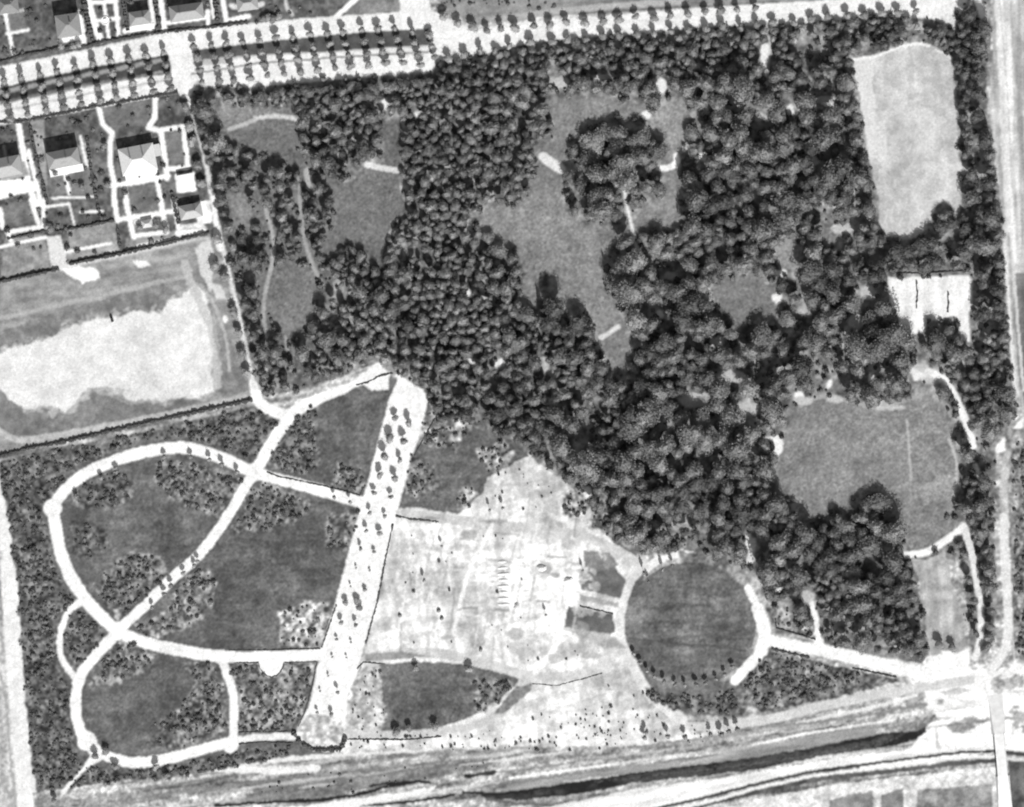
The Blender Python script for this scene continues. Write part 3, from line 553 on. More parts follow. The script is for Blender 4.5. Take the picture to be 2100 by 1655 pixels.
# grass verge strips
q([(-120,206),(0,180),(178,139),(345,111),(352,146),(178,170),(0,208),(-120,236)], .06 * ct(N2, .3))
for i in range(12):                                      # pale beds in the strip
    x0 = -20 + i * 36.5; y0 = 181 - (x0 + 20) * .2
    if x0 < 318: q([(x0+3,y0+8),(x0+27,y0+2),(x0+29,y0+10),(x0+5,y0+16)], .30)
    if x0 < 318: q([(x0+4,y0+34),(x0+28,y0+28),(x0+30,y0+31),(x0+6,y0+38)], .3)
q([(0,208),(178,170),(352,146),(352,151),(178,176),(0,215)], .16 * ct(N2, .2))
paint(stroke([(0,229),(100,208),(200,189),(350,163)], 5), .42, 'avenue', .8)
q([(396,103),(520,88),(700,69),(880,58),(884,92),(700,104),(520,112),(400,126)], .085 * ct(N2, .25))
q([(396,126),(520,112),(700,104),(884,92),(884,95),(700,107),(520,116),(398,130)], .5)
paint(stroke([(392,152),(520,131),(700,117),(884,106)], 4), .2, 'avenue_lawn')
q([(398,124),(470,116),(470,130),(400,136)], .42)
paint(stroke([(1190,28),(1300,20),(1500,10),(1600,2)], 3), .12, 'avenue_lawn')
paint(inpoly([(890,128),(1000,110),(1200,80),(1450,60),(1800,36),(1960,50),(1960,60),(1700,62),(1400,90),(1200,105),(1000,135),(890,150)], 3), .30 * ct(N2, .4), 'woodland_floor')
paint(inpoly([(1975,30),(1995,30),(2000,-40),(1972,-40)]), .6, 'avenue', .0)
gl([(2004,-10),(2010,20),(2014,32)], 12, .8)
paint(inpoly([(1925,60),(1962,20),(1962,75),(1935,72)], 3), .6, 'gravel_path', .8)

# soften the albedo edges a little (dust and grass blur every edge on the ground)
def blur(A):
    B = np.pad(A, 1, mode='edge')
    return (B[1:-1,1:-1] * 4 + (B[:-2,1:-1] + B[2:,1:-1] + B[1:-1,:-2] + B[1:-1,2:]) * 2 + B[:-2,:-2] + B[:-2,2:] + B[2:,:-2] + B[2:,2:]) / 16
ALB = blur(ALB)
ALB = ALB * (1 + .045 * GR)

GM = ground_mat()
vid = np.arange(H_ * W_).reshape(H_, W_)
quads = np.stack([vid[1:, :-1], vid[1:, 1:], vid[:-1, 1:], vid[:-1, :-1]], -1).reshape(-1, 4)
cz = ZID[:-1, :-1].reshape(-1)
Z = (fbm(PX, PY, 40, 71, 3) - .5) * .5
GV = np.stack([(PX - CX) * SC, (CY - PY) * SC, Z], -1).reshape(-1, 3)
GA = np.clip(ALB, .02, .86).reshape(-1)
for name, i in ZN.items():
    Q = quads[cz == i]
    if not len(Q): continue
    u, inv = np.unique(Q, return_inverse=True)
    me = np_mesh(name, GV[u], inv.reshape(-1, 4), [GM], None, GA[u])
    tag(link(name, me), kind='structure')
me = pmesh('ground', *box(-9000, 9000, -9000, 9000, -1.6, -1.0), mat('far_ground', .22, nscale=.02))
tag(link('ground', me), kind='structure')
del quads, GV

# ------------------------------------------------------------------ vegetation meshes
def ico(sub):
    t = (1 + 5 ** .5) / 2
    V = [(-1,t,0),(1,t,0),(-1,-t,0),(1,-t,0),(0,-1,t),(0,1,t),(0,-1,-t),(0,1,-t),(t,0,-1),(t,0,1),(-t,0,-1),(-t,0,1)]
    V = [np.array(v) / np.linalg.norm(v) for v in V]
    F = [(0,11,5),(0,5,1),(0,1,7),(0,7,10),(0,10,11),(1,5,9),(5,11,4),(11,10,2),(10,7,6),(7,1,8),(3,9,4),(3,4,2),(3,2,6),(3,6,8),(3,8,9),(4,9,5),(2,4,11),(6,2,10),(8,6,7),(9,8,1)]
    for _ in range(sub):
        c = {}; G = []
        def mid(a, b):
            k = (min(a, b), max(a, b))
            if k not in c:
                m = V[a] + V[b]; V.append(m / np.linalg.norm(m)); c[k] = len(V) - 1
            return c[k]
        for a, b, d in F:
            ab, bd, da = mid(a, b), mid(b, d), mid(d, a)
            G += [(a, ab, da), (b, bd, ab), (d, da, bd), (ab, bd, da)]
        F = G
    return np.array(V), np.array(F)
ICO = {s: ico(s) for s in (1, 2, 3)}
def crown(R, z0, z1, seed, lumps=14, sub=3, leaves=420, leaf=.55, cone=0.0):
    r = np.random.default_rng(seed)
    V, F = ICO[sub]
    D = r.normal(size=(lumps, 3)); D[:, 2] = D[:, 2] * .7 + .25; D /= np.linalg.norm(D, axis=1)[:, None]
    amp = r.uniform(.12, .36, lumps); kk = r.uniform(4, 16, lumps)
    def rad(U):
        d = U @ D.T
        return .70 + (amp * np.exp(kk * (d - 1))).max(1) + .06 * np.sin(7 * U[:, 0] + seed) * np.cos(6 * U[:, 1])
    hc = (z1 - z0) / 2; zc = z0 + hc * .85
    def shape(U, rr):
        P = U * rr[:, None]
        z = P[:, 2].copy()
        if cone:
            f = np.clip(1 - cone * (z * .5 + .5), .12, 1)
            P[:, 0] *= f; P[:, 1] *= f
        th = np.arctan2(P[:, 1], P[:, 0]); ww = 1 + .13 * np.sin(2 * th + seed) + .10 * np.sin(3 * th + 2.1 * seed)
        P[:, 0] *= R * ww; P[:, 1] *= R * ww; P[:, 2] = zc + np.where(z > 0, z * hc * 1.12, z * hc * .8)
        return P
    P = shape(V, rad(V) * r.uniform(.80, 1.0, len(V)) * (.93 if leaves > 500 else 1))
    U = r.normal(size=(leaves, 3)); U[:, 2] = np.abs(U[:, 2]) * .9 - .25; U /= np.linalg.norm(U, axis=1)[:, None]
    C = shape(U, rad(U) * r.uniform(.86, 1.22, leaves))
    a = r.normal(size=(leaves, 3)); b = r.normal(size=(leaves, 3))
    a /= np.linalg.norm(a, axis=1)[:, None]; b -= (a * b).sum(1)[:, None] * a; b /= np.linalg.norm(b, axis=1)[:, None]
    s = (r.uniform(.5, 1.3, leaves) * leaf)[:, None]
    L = np.stack([C - a * s * .5 - b * s * .35, C + a * s * .55, C - a * s * .2 + b * s * .6], 1).reshape(-1, 3)
    LF = np.arange(leaves * 3).reshape(-1, 3) + len(P)
    return np.vstack([P, L]), np.vstack([F, LF])
def tube(p0, p1, r0, r1, n=6):
    p0 = np.array(p0, float); p1 = np.array(p1, float); d = p1 - p0; d /= np.linalg.norm(d)
    a = np.cross(d, (0, 0, 1) if abs(d[2]) < .9 else (1, 0, 0)); a /= np.linalg.norm(a); b = np.cross(d, a)
    V = []; F = []
    for p, rr in ((p0, r0), (p1, r1)):
        for k in range(n): V.append(p + rr * (a * math.cos(2 * math.pi * k / n) + b * math.sin(2 * math.pi * k / n)))
    for k in range(n):
        k2 = (k + 1) % n; F += [(k, k2, n + k2), (k, n + k2, n + k)]
    return np.array(V), np.array(F)
def trunk(h, r, seed, spread):
    q_ = random.Random(seed); parts = [tube((0,0,-.3), (0,0,h * .55), r, r * .6)]
    for k in range(5):
        a = k * 1.25 + q_.random(); z = h * (.3 + .04 * k)
        parts.append(tube((0,0,z), (math.cos(a) * spread, math.sin(a) * spread, z + h * .3), r * .45, r * .15, 5))
    V = []; F = []; o = 0
    for v, f in parts: V.append(v); F.append(f + o); o += len(v)
    return np.vstack(V), np.vstack(F)

BARK = mat('bark', .10, nscale=3)
FOL = [mat('foliage_dark', .12, nscale=.3, namp=.45, rnd=.1), mat('foliage_mid', .175, nscale=.3, namp=.45, rnd=.1), mat('foliage_grey', .225, nscale=.3, namp=.4, rnd=.1), mat('foliage_pale', .29, nscale=.25, namp=.4, rnd=.1)]
TREEV = []
for i in range(10):
    V, F = crown(4.6, 2.6 + .3 * (i % 3), 11.5 + (i % 4) * .4, 100 + i, lumps=16 + 3 * (i % 4), leaves=1150, leaf=.52)
    mi = [0, 1, 1, 2, 2, 1, 3, 0, 2, 1][i]
    TREEV.append((V, F, mi, np_mesh('crown', V, F, [FOL[mi]], smooth_n=1)))
TV, TF = trunk(11, .32, 3, 2.4); TRUNK = np_mesh('trunk', TV, TF, [BARK])
STREETF = mat('street_foliage', .27, nscale=.8, namp=.35, rnd=.25)
STREET = []
for i in range(6):
    V, F = crown(2.35, 1.9, 7.0, 200 + i, lumps=12, sub=2, leaves=200, leaf=.42, cone=.08); STREET.append(np_mesh('crown', V, F, [STREETF], smooth_n=1))
V, F = trunk(6, .16, 5, 1.1); STRUNK = np_mesh('trunk', V, F, [BARK])
POPF = mat('poplar_foliage', .08, nscale=.8)
POP = []
for i in range(3):
    V, F = crown(2.0, 1.5, 20, 300 + i, lumps=22, leaves=420, leaf=.6, cone=.55); POP.append(np_mesh('crown', V, F, [POPF]))
V, F = trunk(16, .3, 8, .9); PTRUNK = np_mesh('trunk', V, F, [BARK])

def mk_tree(name, crown_me, trunk_me, px, py, sxy, sz, label, cat, group):
    e = link(name, None, loc=(wx(px), wy(py), 0), rz=random.uniform(0, 6.28), sc=(sxy, sxy, sz))
    e.empty_display_size = 1
    tag(e, label, cat, group)
    link('crown', crown_me, e); link('trunk', trunk_me, e)
    return e

# sample mask helper
def at_mask(mask, px, py):
    c = int(round((px + M) / STEP)); r = int(round((py + M) / STEP))
    return 0 <= c < W_ and 0 <= r < H_ and mask[r, c]

# ------------------------------------------------------------------ woodland trees
tree_ok = wood_mask & ~open_mask
sizen = fbm(PX, PY, 130, 91, 2); gapn = fbm(PX, PY, 45, 95, 2)
TAN = math.tan(ELEV)
grid = {}
trees = []
rr_ = random.Random(11)
def size_at(px, py):
    c = int((px + M) / STEP); r = int((py + M) / STEP)
    s = sizen[r, c]
    if px > 1130: base = 10 + 17 * s
    elif px > 700: base = 7.5 + 9 * s
    else: base = 8 + 9 * s
    if py < 150: base = min(base, 10)
    if 820 < px < 1010: base = 8 + 4 * s
    if px > 1960: base = 9 + 9 * s
    return base
seeds = [(x - .18 * (y - 150) + 30, y) for y in range(100, 800, 23) for x in range(830, 1120, 25) if 815 < x - .18 * (y - 150) + 30 < 1000 and rr_.random() < .85]
seeds += [(x - .3 * (y - 90), y - (x - 1050) * .06) for y in range(96, 190, 19) for x in range(1000, 1500, 34)]
seeds += [(x + .12 * (y - 360), y) for y in range(360, 560, 27) for x in range(450, 690, 31)]
for attempt in range(60000):
    if attempt < len(seeds): px, py = seeds[attempt][0] + rr_.gauss(0, 2.8), seeds[attempt][1] + rr_.gauss(0, 3.5)
    else: px = rr_.uniform(390, 2090); py = rr_.uniform(-40, 1375)
    if not at_mask(tree_ok, px, py): continue
    r = size_at(px, py) * rr_.choice([.65, .8, .95, 1.05, 1.2, 1.4])
    if attempt < len(seeds): r = rr_.uniform(8, 13.5)
    if 430 < px < 700 and 230 < py < 720 and attempt >= len(seeds) and rr_.random() < .78: continue
    if attempt >= len(seeds) and gapn[int((py + M) / STEP), int((px + M) / STEP)] < (.43 if px > 1140 else .37) and rr_.random() < .97: continue
    if rr_.random() < .15: r *= .7
    h = r * SC * rr_.uniform(2.3, 3.4) + 2.5
    ok = False
    for f in (1, .8, .62, .48):
        hh = h * f; L = hh / TAN / SC
        tipx, tipy = px + SDX * L, py - SDY * L
        if at_mask(tree_ok, tipx, tipy + r * .5) and at_mask(tree_ok, px + SDX * L * .6, py - SDY * L * .6) and (f < .9 or at_mask(tree_ok, tipx, tipy)):
            ok = True; break
    if not ok: continue
    # crown footprint must stay off clearings
    if not all(at_mask(tree_ok, px + r * .85 * dx, py + r * .85 * dy) for dx, dy in ((1,0),(-1,0),(0,1),(0,-1),(.7,.7),(-.7,.7))): continue
    h = hh
    c = (int(px // 40), int(py // 40)); bad = False
    for i in (-1, 0, 1):
        for j in (-1, 0, 1):
            for (qx, qy, qr, qh) in grid.get((c[0]+i, c[1]+j), ()):
                if math.hypot(px - qx, py - qy) < (.66 if px > 1130 else .72) * (r + qr): bad = True; break
            if bad: break
        if bad: break
    if bad: continue
    grid.setdefault(c, []).append((px, py, r, h)); trees.append((px, py, r, h))
def reg(px, py):
    if px > 1955 and py < 800: return 'in the belt along the east road'
    if px > 1955: return 'in the belt beside the eastern meadow'
    if py < 200: return 'at the wood edge below the avenue'
    if px < 560: return 'beside the straight western boundary path'
    if px < 760 and py < 560: return 'in the grove around the western paths'
    if px < 900 and py >= 560: return 'in the wood above the promenade'
    if 1700 < px and 500 < py < 760: return 'around the white tennis courts'
    if px > 1560 and py < 500: return 'just west of the pale playing field'
    if px > 1480 and py > 990: return 'south of the eastern meadow'
    if px > 1480: return 'north west of the eastern meadow'
    if 1140 < px <= 1480 and py < 480: return 'in the clump inside the central meadow'
    if py > 740: return 'in the wood above the bare ground'
    if px >= 1140: return 'in the grove east of the central meadow'
    return 'in the wood between the two meadows'
U_ = ['', 'first', 'second', 'third', 'fourth', 'fifth', 'sixth', 'seventh', 'eighth', 'ninth', 'tenth', 'eleventh', 'twelfth', 'thirteenth', 'fourteenth', 'fifteenth', 'sixteenth', 'seventeenth', 'eighteenth', 'nineteenth']
D_ = {2: ('twentieth', 'twenty'), 3: ('thirtieth', 'thirty'), 4: ('fortieth', 'forty'), 5: ('fiftieth', 'fifty')}
def ordn(n):
    if n < 20: return U_[n]
    return D_[n // 10][0] if n % 10 == 0 else D_[n // 10][1] + '-' + U_[n % 10]
def edge(k, n, a='left', b='right'):
    """k from 1..n counted from the nearer end"""
    if k <= (n + 1) // 2: return ('leftmost' if a == 'left' else 'topmost') if k == 1 else ordn(k) + ' from ' + a
    j = n + 1 - k
    return ('rightmost' if b == 'right' else 'lowest') if j == 1 else ordn(j) + ' from ' + b
vis = [t for t in trees if -5 < t[0] < 2105 and t[1] > -5]
vis.sort(key=lambda t: -t[2])
big = set(vis[:300])
tone = ['dark', 'grey', 'grey', 'silvery', 'silvery', 'grey', 'pale', 'dark', 'silvery', 'grey']
rest = []; classes = {}
for t in trees:
    px, py, r, h = t
    tn = vn(np.array([[px]]), np.array([[py]]), 70, 97)[0, 0] + rr_.uniform(-.16, .16)
    v = rr_.choice([0, 7] if tn < .2 else ([1, 2, 5, 9] if tn < .5 else ([3, 4, 8] if tn < .75 else [6, 3, 8])))
    if t in big:
        sz = 'huge' if r > 23 else ('broad' if r > 20 else 'medium')
        classes.setdefault((reg(px, py), sz, tone[v]), []).append((px, py, r, h, v))
    else: rest.append((px, py, r, h, v))
for (R_, sz, tn), L_ in classes.items():
    L_.sort()
    for k, (px, py, r, h, v) in enumerate(L_):
        lab = '%s %s crowned tree, the only such one %s' % (sz, tn, R_) if len(L_) == 1 else '%s of the %s %s trees %s' % (edge(k + 1, len(L_)), sz, tn, R_)
        mk_tree('woodland_tree', TREEV[v][3], TRUNK, px, py, r * SC / 4.6, h / 12.0, lab, 'tree', 'woodland trees ' + R_)
VV, FF, MI = [], [], []; off = 0
for px, py, r, h, v in rest:
    V, F, mi, _ = TREEV[v]; a = rr_.uniform(0, 6.28); s = r * SC / 4.6; c_, s_ = math.cos(a), math.sin(a)
    P = np.empty_like(V); P[:, 0] = (V[:, 0] * c_ - V[:, 1] * s_) * s + wx(px); P[:, 1] = (V[:, 0] * s_ + V[:, 1] * c_) * s + wy(py); P[:, 2] = V[:, 2] * h / 12
    VV.append(P); FF.append(F + off); MI.append(np.full(len(F), mi)); off += len(V)
if VV:
    o = link('woodland', np_mesh('woodland', np.vstack(VV), np.vstack(FF), FOL, np.concatenate(MI), smooth_n=1))
    tag(o, 'smaller crowns filling the wood between the larger trees', 'woodland', kind='stuff')
print('trees', len(trees), 'stuff', len(rest))

# poplars and single conical trees
for i, (px, py, h, lab) in enumerate([(1128,632,19,'taller dark poplar at the south edge of the central meadow'), (1113,636,15,'shorter dark poplar just left of the tallest one by the central meadow'), (1252,580,18,'slim poplar on the east side of the central meadow'),
        (1000,522,12,'pointed poplar on the west side of the central meadow'), (712,540,11,'left poplar of the pair below the western meadow'), (722,535,12,'right poplar of the pair below the western meadow'), (1712,1075,13,'lone pointed tree on the south edge of the eastern meadow'), (1040,560,9,'small pointed tree west of the meadow scrub')]):
    k = 1.0 if h < 16 else 1.1
    mk_tree('poplar_tree', POP[i % 3], PTRUNK, px, py, k, h / 20, lab, 'tree', None)

# ------------------------------------------------------------------ avenue trees
r2 = random.Random(5)
AVL = {}
def av(px, py, k, hk, label, group, name='avenue_tree'):
    e = mk_tree(name, STREET[r2.randrange(6)], STRUNK, px + r2.uniform(-1.2, 1.2), py + r2.uniform(-1.2, 1.2), k * r2.uniform(.85, 1.15), hk * r2.uniform(.85, 1.15), label, 'tree', group)
    AVL.setdefault(group, []).append((px, py, e, label))
def interp(pts, x):
    for a, b in zip(pts[:-1], pts[1:]):
        if a[0] <= x <= b[0]: return a[1] + (b[1] - a[1]) * (x - a[0]) / (b[0] - a[0])
    return pts[-1][1] if x > pts[-1][0] else pts[0][1]
XL = [-28,9,45,83,118,155,192,228,264,301,337]; XR = [398,434,464,499,532,566,601,636,672,704,741,774,809,845,880]
ROW1 = [(-40,180),(9,168),(45,160),(192,131),(337,108),(398,95),(499,86),(670,68),(807,58),(880,72)]
names = ['northernmost', 'second', 'third', 'southernmost']
for k in range(4):
    for x in XL: av(x + 4.5 * k, interp(ROW1, x) + 25 * k, 1.2, 1.0, 'street tree in the %s avenue row west of the cross road' % names[k], 'avenue trees west of the cross road, %s row' % names[k])
    for x in XR:
        if k == 3 and x > 870: continue
        av(x + 5.5 * k, interp(ROW1, x) + (25 - (x - 398) * .004) * k, 1.2, 1.0, 'street tree in the %s row between cross road and fork' % names[k], 'avenue trees between cross road and fork, %s row' % names[k])
RA = [(904,13),(932,25),(962,36),(992,42),(1019,38),(1051,38),(1088,33),(1121,30),(1155,25),(1192,25),(1230,23),(1261,20),(1295,14),(1333,15),(1366,11),(1403,8),(1438,3),(1470,1),(1505,-2),(1540,-6)]
for x, y in RA: av(x + 7, y + 22, 1.35, 1.0, 'street tree in the top row of the eastern avenue', 'eastern avenue trees, top row')
RB = [(912,102),(946,94),(978,84),(1009,86),(1038,76),(1083,69),(1125,67),(1159,65),(1195,62),(1229,57),(1265,55),(1300,53),(1333,50),(1370,47),(1405,43),(1441,42),(1475,34),(1512,38),(1546,33),(1578,28),(1622,29),(1658,20),(1692,15),(1731,13),(1765,13),(1801,9),(1835,9),(1872,4)]
for x, y in RB: av(x + 6, y + 19, 1.25, .9, 'street tree in the middle row of the eastern avenue', 'eastern avenue trees, middle row')
for i, (x, y) in enumerate(RB[4:]): av(x - 12, y + 38, 1.2, .9, 'street tree in the third row of the eastern avenue', 'eastern avenue trees, lower row')
for i, (x, y) in enumerate(RB[4:]): av(x + 8, y + 52, 1.2, .9, 'street tree in the lowest row of the eastern avenue', 'eastern avenue trees, innermost row')
# hem of larger trees along wood top-left
for i, x in enumerate(range(402, 880, 33)):
    y = interp([(395,205),(520,196),(640,184),(760,178),(880,166)], x)
    mk_tree('woodland_edge_tree', TREEV[(i * 3) % 10][3], TRUNK, x, y + 6, .78, .62, '%s tree in the row closing the wood below the western avenue' % edge(i + 1, 15), 'tree', 'edge trees below the western avenue')
# promenade trees
PL = T(520,820,[(1140,150),(1103,305),(1060,455),(1020,610),(972,750),(940,915),(908,1058),(865,1205),(825,1358),(785,1510),(745,1640)]) + T(520,1235,[(710,165),(670,300),(640,440),(600,590),(540,720),(515,885)])
PR = T(520,820,[(1255,185),(1210,335),(1187,487),(1140,640),(1110,785),(1060,935),(1015,1080),(975,1230),(940,1380),(900,1530),(835,1620)]) + T(520,1235,[(855,45),(825,185),(790,320),(750,450),(677,725),(632,905)])
for i, (x, y) in enumerate(PL): av(x, y, [1,1.15,1.05,.85,.8,.6,.6,.6,.3,.35,.9,.6,.4,.3,.3,.3,.5][i] * 1.2, [1,1.1,1.2,.9,.9,.8,.8,.8,.4,.5,.7,.8,.5,.4,.4,.4,.6][i] * 1.05, 'young tree in the left row on the white promenade', 'promenade trees, left row', 'promenade_tree')
for i, (x, y) in enumerate(PR): av(x, y, [1,1.1,.8,.85,.65,.6,.75,.5,.3,.5,.9,.8,.6,.3,.3,.6,.6][i] * 1.2, [1,1.1,.9,.9,.9,.8,.8,.5,.4,.5,.6,.6,.8,.4,.4,.8,.8][i] * 1.05, 'young tree in the right row on the white promenade', 'promenade trees, right row', 'promenade_tree')
for x, y in [(150,96),(162,92),(125,96),(550,36),(560,40),(572,36),(540,40),(96,464),(105,470),(215,300),(340,470),(288,466),(320,464),(220,380),(170,385)]: av(x, y, 1.1, .6, 'round dark tree in the villa gardens', 'villa garden trees', 'garden_tree')
# boundary path trees
for i, (x, y) in enumerate([(380,220),(390,262),(395,290),(406,340),(414,378),(457,433),(470,468),(446,492),(478,506),(462,568),(480,641),(489,682),(498,727),(508,765),(452,400),(440,545)]):
    av(x, y, 1.5, .85, 'dense dark tree along the west boundary path', 'boundary path trees', 'boundary_tree')
# young trees near the loop paths
for x, y in [(337,938),(391,938),(430,942),(455,952),(487,968),(238,968),(208,982),(155,1018)]: av(x, y, .8, .8, 'young tree on the upper loop path', 'young trees at the upper loop path', 'young_tree')
for x, y in [(398,1160),(375,1176),(350,1200),(336,1218),(312,1245),(405,1150)]: av(x, y, .75, .8, 'young tree beside the straight diagonal path', 'young trees at the diagonal path', 'young_tree')
for x, y in [(686,1020),(718,1030)]: av(x, y, .6, 1.0, 'slim tree shading the path west of the promenade', 'young trees at the promenade side path', 'young_tree')
for x, y in [(320,1572),(340,1590),(236,1572),(196,1548),(218,1540),(112,1640)]: av(x, y, 1.1, .8, 'dark young tree by the lower loop path', 'young trees at the lower loop path', 'young_tree')
for x, y in [(840,1492),(892,1490),(812,1500),(852,1370),(964,1372)]: av(x, y, 1.2, .8, 'dark bushy tree on the leaf shaped lawn', 'trees of the leaf shaped lawn', 'young_tree')
for x, y in [(1300,1340),(1312,1360),(1327,1374),(1343,1388),(1362,1397),(1384,1402),(1404,1405),(1427,1404),(1448,1400),(1468,1391),(1485,1384),(1502,1368)]: av(x, y, .75, .8, 'young tree on the south rim of the round lawn', 'round lawn ring trees', 'young_tree')
for x, y in [(1457,1505),(1478,1505),(1494,1500),(1512,1494),(1368,1508),(1405,1510),(1325,1500),(1322,1512)]: av(x, y, .85, 1.0, 'slim tree beside the perimeter road', 'perimeter road trees', 'young_tree')
for x, y in [(1952,1328),(1925,1322)]: av(x, y, 1.5, 1.0, 'dark tree on the pale strip near the junction', 'trees on the pale strip', 'young_tree')
for x, y in [(1358,1168),(1378,1160),(1320,1175),(1330,1192)]: av(x, y, .6, 1.2, 'slim tree on the north rim of the round lawn', 'north rim trees', 'young_tree')
for x, y in [(1290,320),(2048,248),(2050,268),(1250,190),(1160,195)]: pass
for x, y in [(1005,1045),(1032,1040),(905,1120),(870,1190),(1195,1170),(1120,1260)]: av(x, y, .5, 1.0, 'sapling on the bare ground', 'saplings on the bare ground', 'young_tree')

for g_, L_ in AVL.items():
    ver = 'promenade' in g_ or g_ == 'boundary path trees'
    L_.sort(key=lambda t: t[1] if ver else t[0])
    for k, (x, y, e, lab) in enumerate(L_):
        e['label'] = '%s %s' % (edge(k + 1, len(L_), 'top' if ver else 'left', 'bottom' if ver else 'right'), lab)
# ------------------------------------------------------------------ shrub masses
BUSHV = []
for i in range(6):
    V, F = crown(1.0, 0, 1.3, 400 + i, lumps=8, sub=1, leaves=36, leaf=.45); BUSHV.append((V, F))
BUSHM = [mat('bush_dark', .085, nscale=1.2), mat('bush_mid', .125, nscale=1.2), mat('bush_grey', .18, nscale=1.2)]
def scatter(poly, dens, rmin, rmax, name, label, path_free=True, seed=1, hk=1.0):
    q_ = random.Random(seed); xs = [p[0] for p in poly]; ys = [p[1] for p in poly]
    m_ = inpoly(poly, 11) & (ALB < .72)
    n = int((max(xs) - min(xs)) * (max(ys) - min(ys)) * dens / 48)
    VV, FF, MI = [], [], []; off = 0
    for _ in range(n):
        x = q_.uniform(min(xs), max(xs)); y = q_.uniform(min(ys), max(ys))
        if not at_mask(m_, x, y): continue
        c = int((x + M) / STEP); r = int((y + M) / STEP)
        if dens > .3 and (N5[r, c] < .42 or q_.random() > .35 + 1.3 * (N2[r, c] - .2)): continue
        V, F = BUSHV[q_.randrange(6)]; s = rmin + (rmax - rmin) * q_.random() ** 1.8 * 1.35; a = q_.uniform(0, 6.28); c_, s_ = math.cos(a), math.sin(a)
        P = np.empty_like(V); P[:, 0] = (V[:, 0] * c_ - V[:, 1] * s_) * s + wx(x); P[:, 1] = (V[:, 0] * s_ + V[:, 1] * c_) * s + wy(y); P[:, 2] = V[:, 2] * s * q_.uniform(.45, 1.0) * hk
        VV.append(P); FF.append(F + off); off += len(V); MI.append(np.full(len(F), q_.choice([0, 0, 1, 1, 2])))
    if VV:
        o = link(name, np_mesh(name, np.vstack(VV), np.vstack(FF), BUSHM, np.concatenate(MI)))
        tag(o, label, 'shrubbery', kind='stuff')
UG = [(x, y) for x, y in [(390,190),(900,130),(1960,60),(2030,0),(2060,540),(2050,1330),(1990,1330),(1900,1340),(1560,1215),(1320,1140),(1180,1000),(1060,905),(880,830),(800,760),(540,810),(440,420)]]
for i, (xa, xb) in enumerate([(380, 800), (800, 1200), (1200, 1600), (1600, 2090)]):
    ux = [(xa, 0), (xb, 0), (xb, 1390), (xa, 1390)]
    sv = ALB.copy(); ALB[~tree_ok] = 1.0
    scatter(ux, .16 if i < 2 else .2, .8, 2.2, 'undergrowth', 'undergrowth between the trunks in the %s part of the wood' % ['western', 'middle western', 'middle eastern', 'eastern'][i], seed=700 + i, hk=1.5)
    ALB[:] = sv
for i, (p, dens, pale, lab) in enumerate(SHZ):
    sparse = pale >= 2
    scatter(p, dens, .4 if sparse else .55, 1.0 if sparse else 1.5, 'shrubbery', lab, seed=50 + i, hk=1.6 if sparse else 1)
scatter([(0,0),(170,0),(430,0),(520,10),(640,8),(640,34),(520,44),(343,60),(178,96),(0,130)], .07, .8, 1.9, 'garden_shrubs', 'shrubs in the gardens north of the avenue', seed=91)
scatter([(0,262),(175,228),(366,195),(384,210),(430,400),(429,470),(254,512),(142,536),(0,568)], .05, .8, 1.9, 'garden_shrubs', 'shrubs in the gardens between the avenue and the sports ground', seed=92)
scatter([(500,1600),(900,1570),(1010,1565),(900,1595),(700,1630),(560,1640)], .10, .5, 1.0, 'verge_scrub', 'weeds on the dark grassy bank by the dark band', seed=93)
scatter([(870,0),(1000,0),(1150,0),(1150,14),(1000,28),(900,10)], .25, .6, 1.4, 'verge_scrub', 'low scrub on the grey ground above the eastern avenue', seed=94)

# ------------------------------------------------------------------ hedges
HEDM = mat('hedge_leaves', .085, nscale=1.5, namp=.4)
def hedge(pts, w, h, label, step=3.0, seed=1):
    """leafy hedge of irregular width along a line, with a rough sheared top"""
    q_ = random.Random(seed)
    dens = [];
    for a, b in zip(pts[:-1], pts[1:]):
        L = math.hypot(b[0]-a[0], b[1]-a[1]); n = max(1, int(L / step))
        for k in range(n): dens.append((a[0] + (b[0]-a[0]) * k / n, a[1] + (b[1]-a[1]) * k / n))
    dens.append(pts[-1])
    V = []; F = []
    for i, (x, y) in enumerate(dens):
        x2, y2 = dens[min(i + 1, len(dens)-1)]; x1, y1 = dens[max(i-1, 0)]
        dx, dy = wx(x2) - wx(x1), wy(y2) - wy(y1); L = math.hypot(dx, dy) + 1e-9; nx, ny = -dy / L, dx / L
        ww = w / 2 * q_.choice([.25, .6, .8, 1, 1.2, 1.4]) * (.75 if w < 1.5 else 1); hh = h * q_.uniform(.45, 1.15) * (.75 if w < 1.5 else 1); c = (wx(x) + q_.uniform(-.2, .2), wy(y) + q_.uniform(-.2, .2))
        for f, z in ((-1, -.3), (-1.05, hh * .6), (-.55, hh), (.55, hh * q_.uniform(.9, 1.05)), (1.05, hh * .6), (1, -.3)):
            V.append((c[0] + nx * ww * f, c[1] + ny * ww * f, z))
        if i:
            o = (i - 1) * 6
            for k in range(5): F.append((o + k, o + k + 1, o + k + 7, o + k + 6))
    e = len(V) - 6
    F += [(5,4,3,2,1,0), (e, e+1, e+2, e+3, e+4, e+5)]
    o = link('hedge', pmesh('hedge', V, F, HEDM)); tag(o, label, 'hedge'); return o
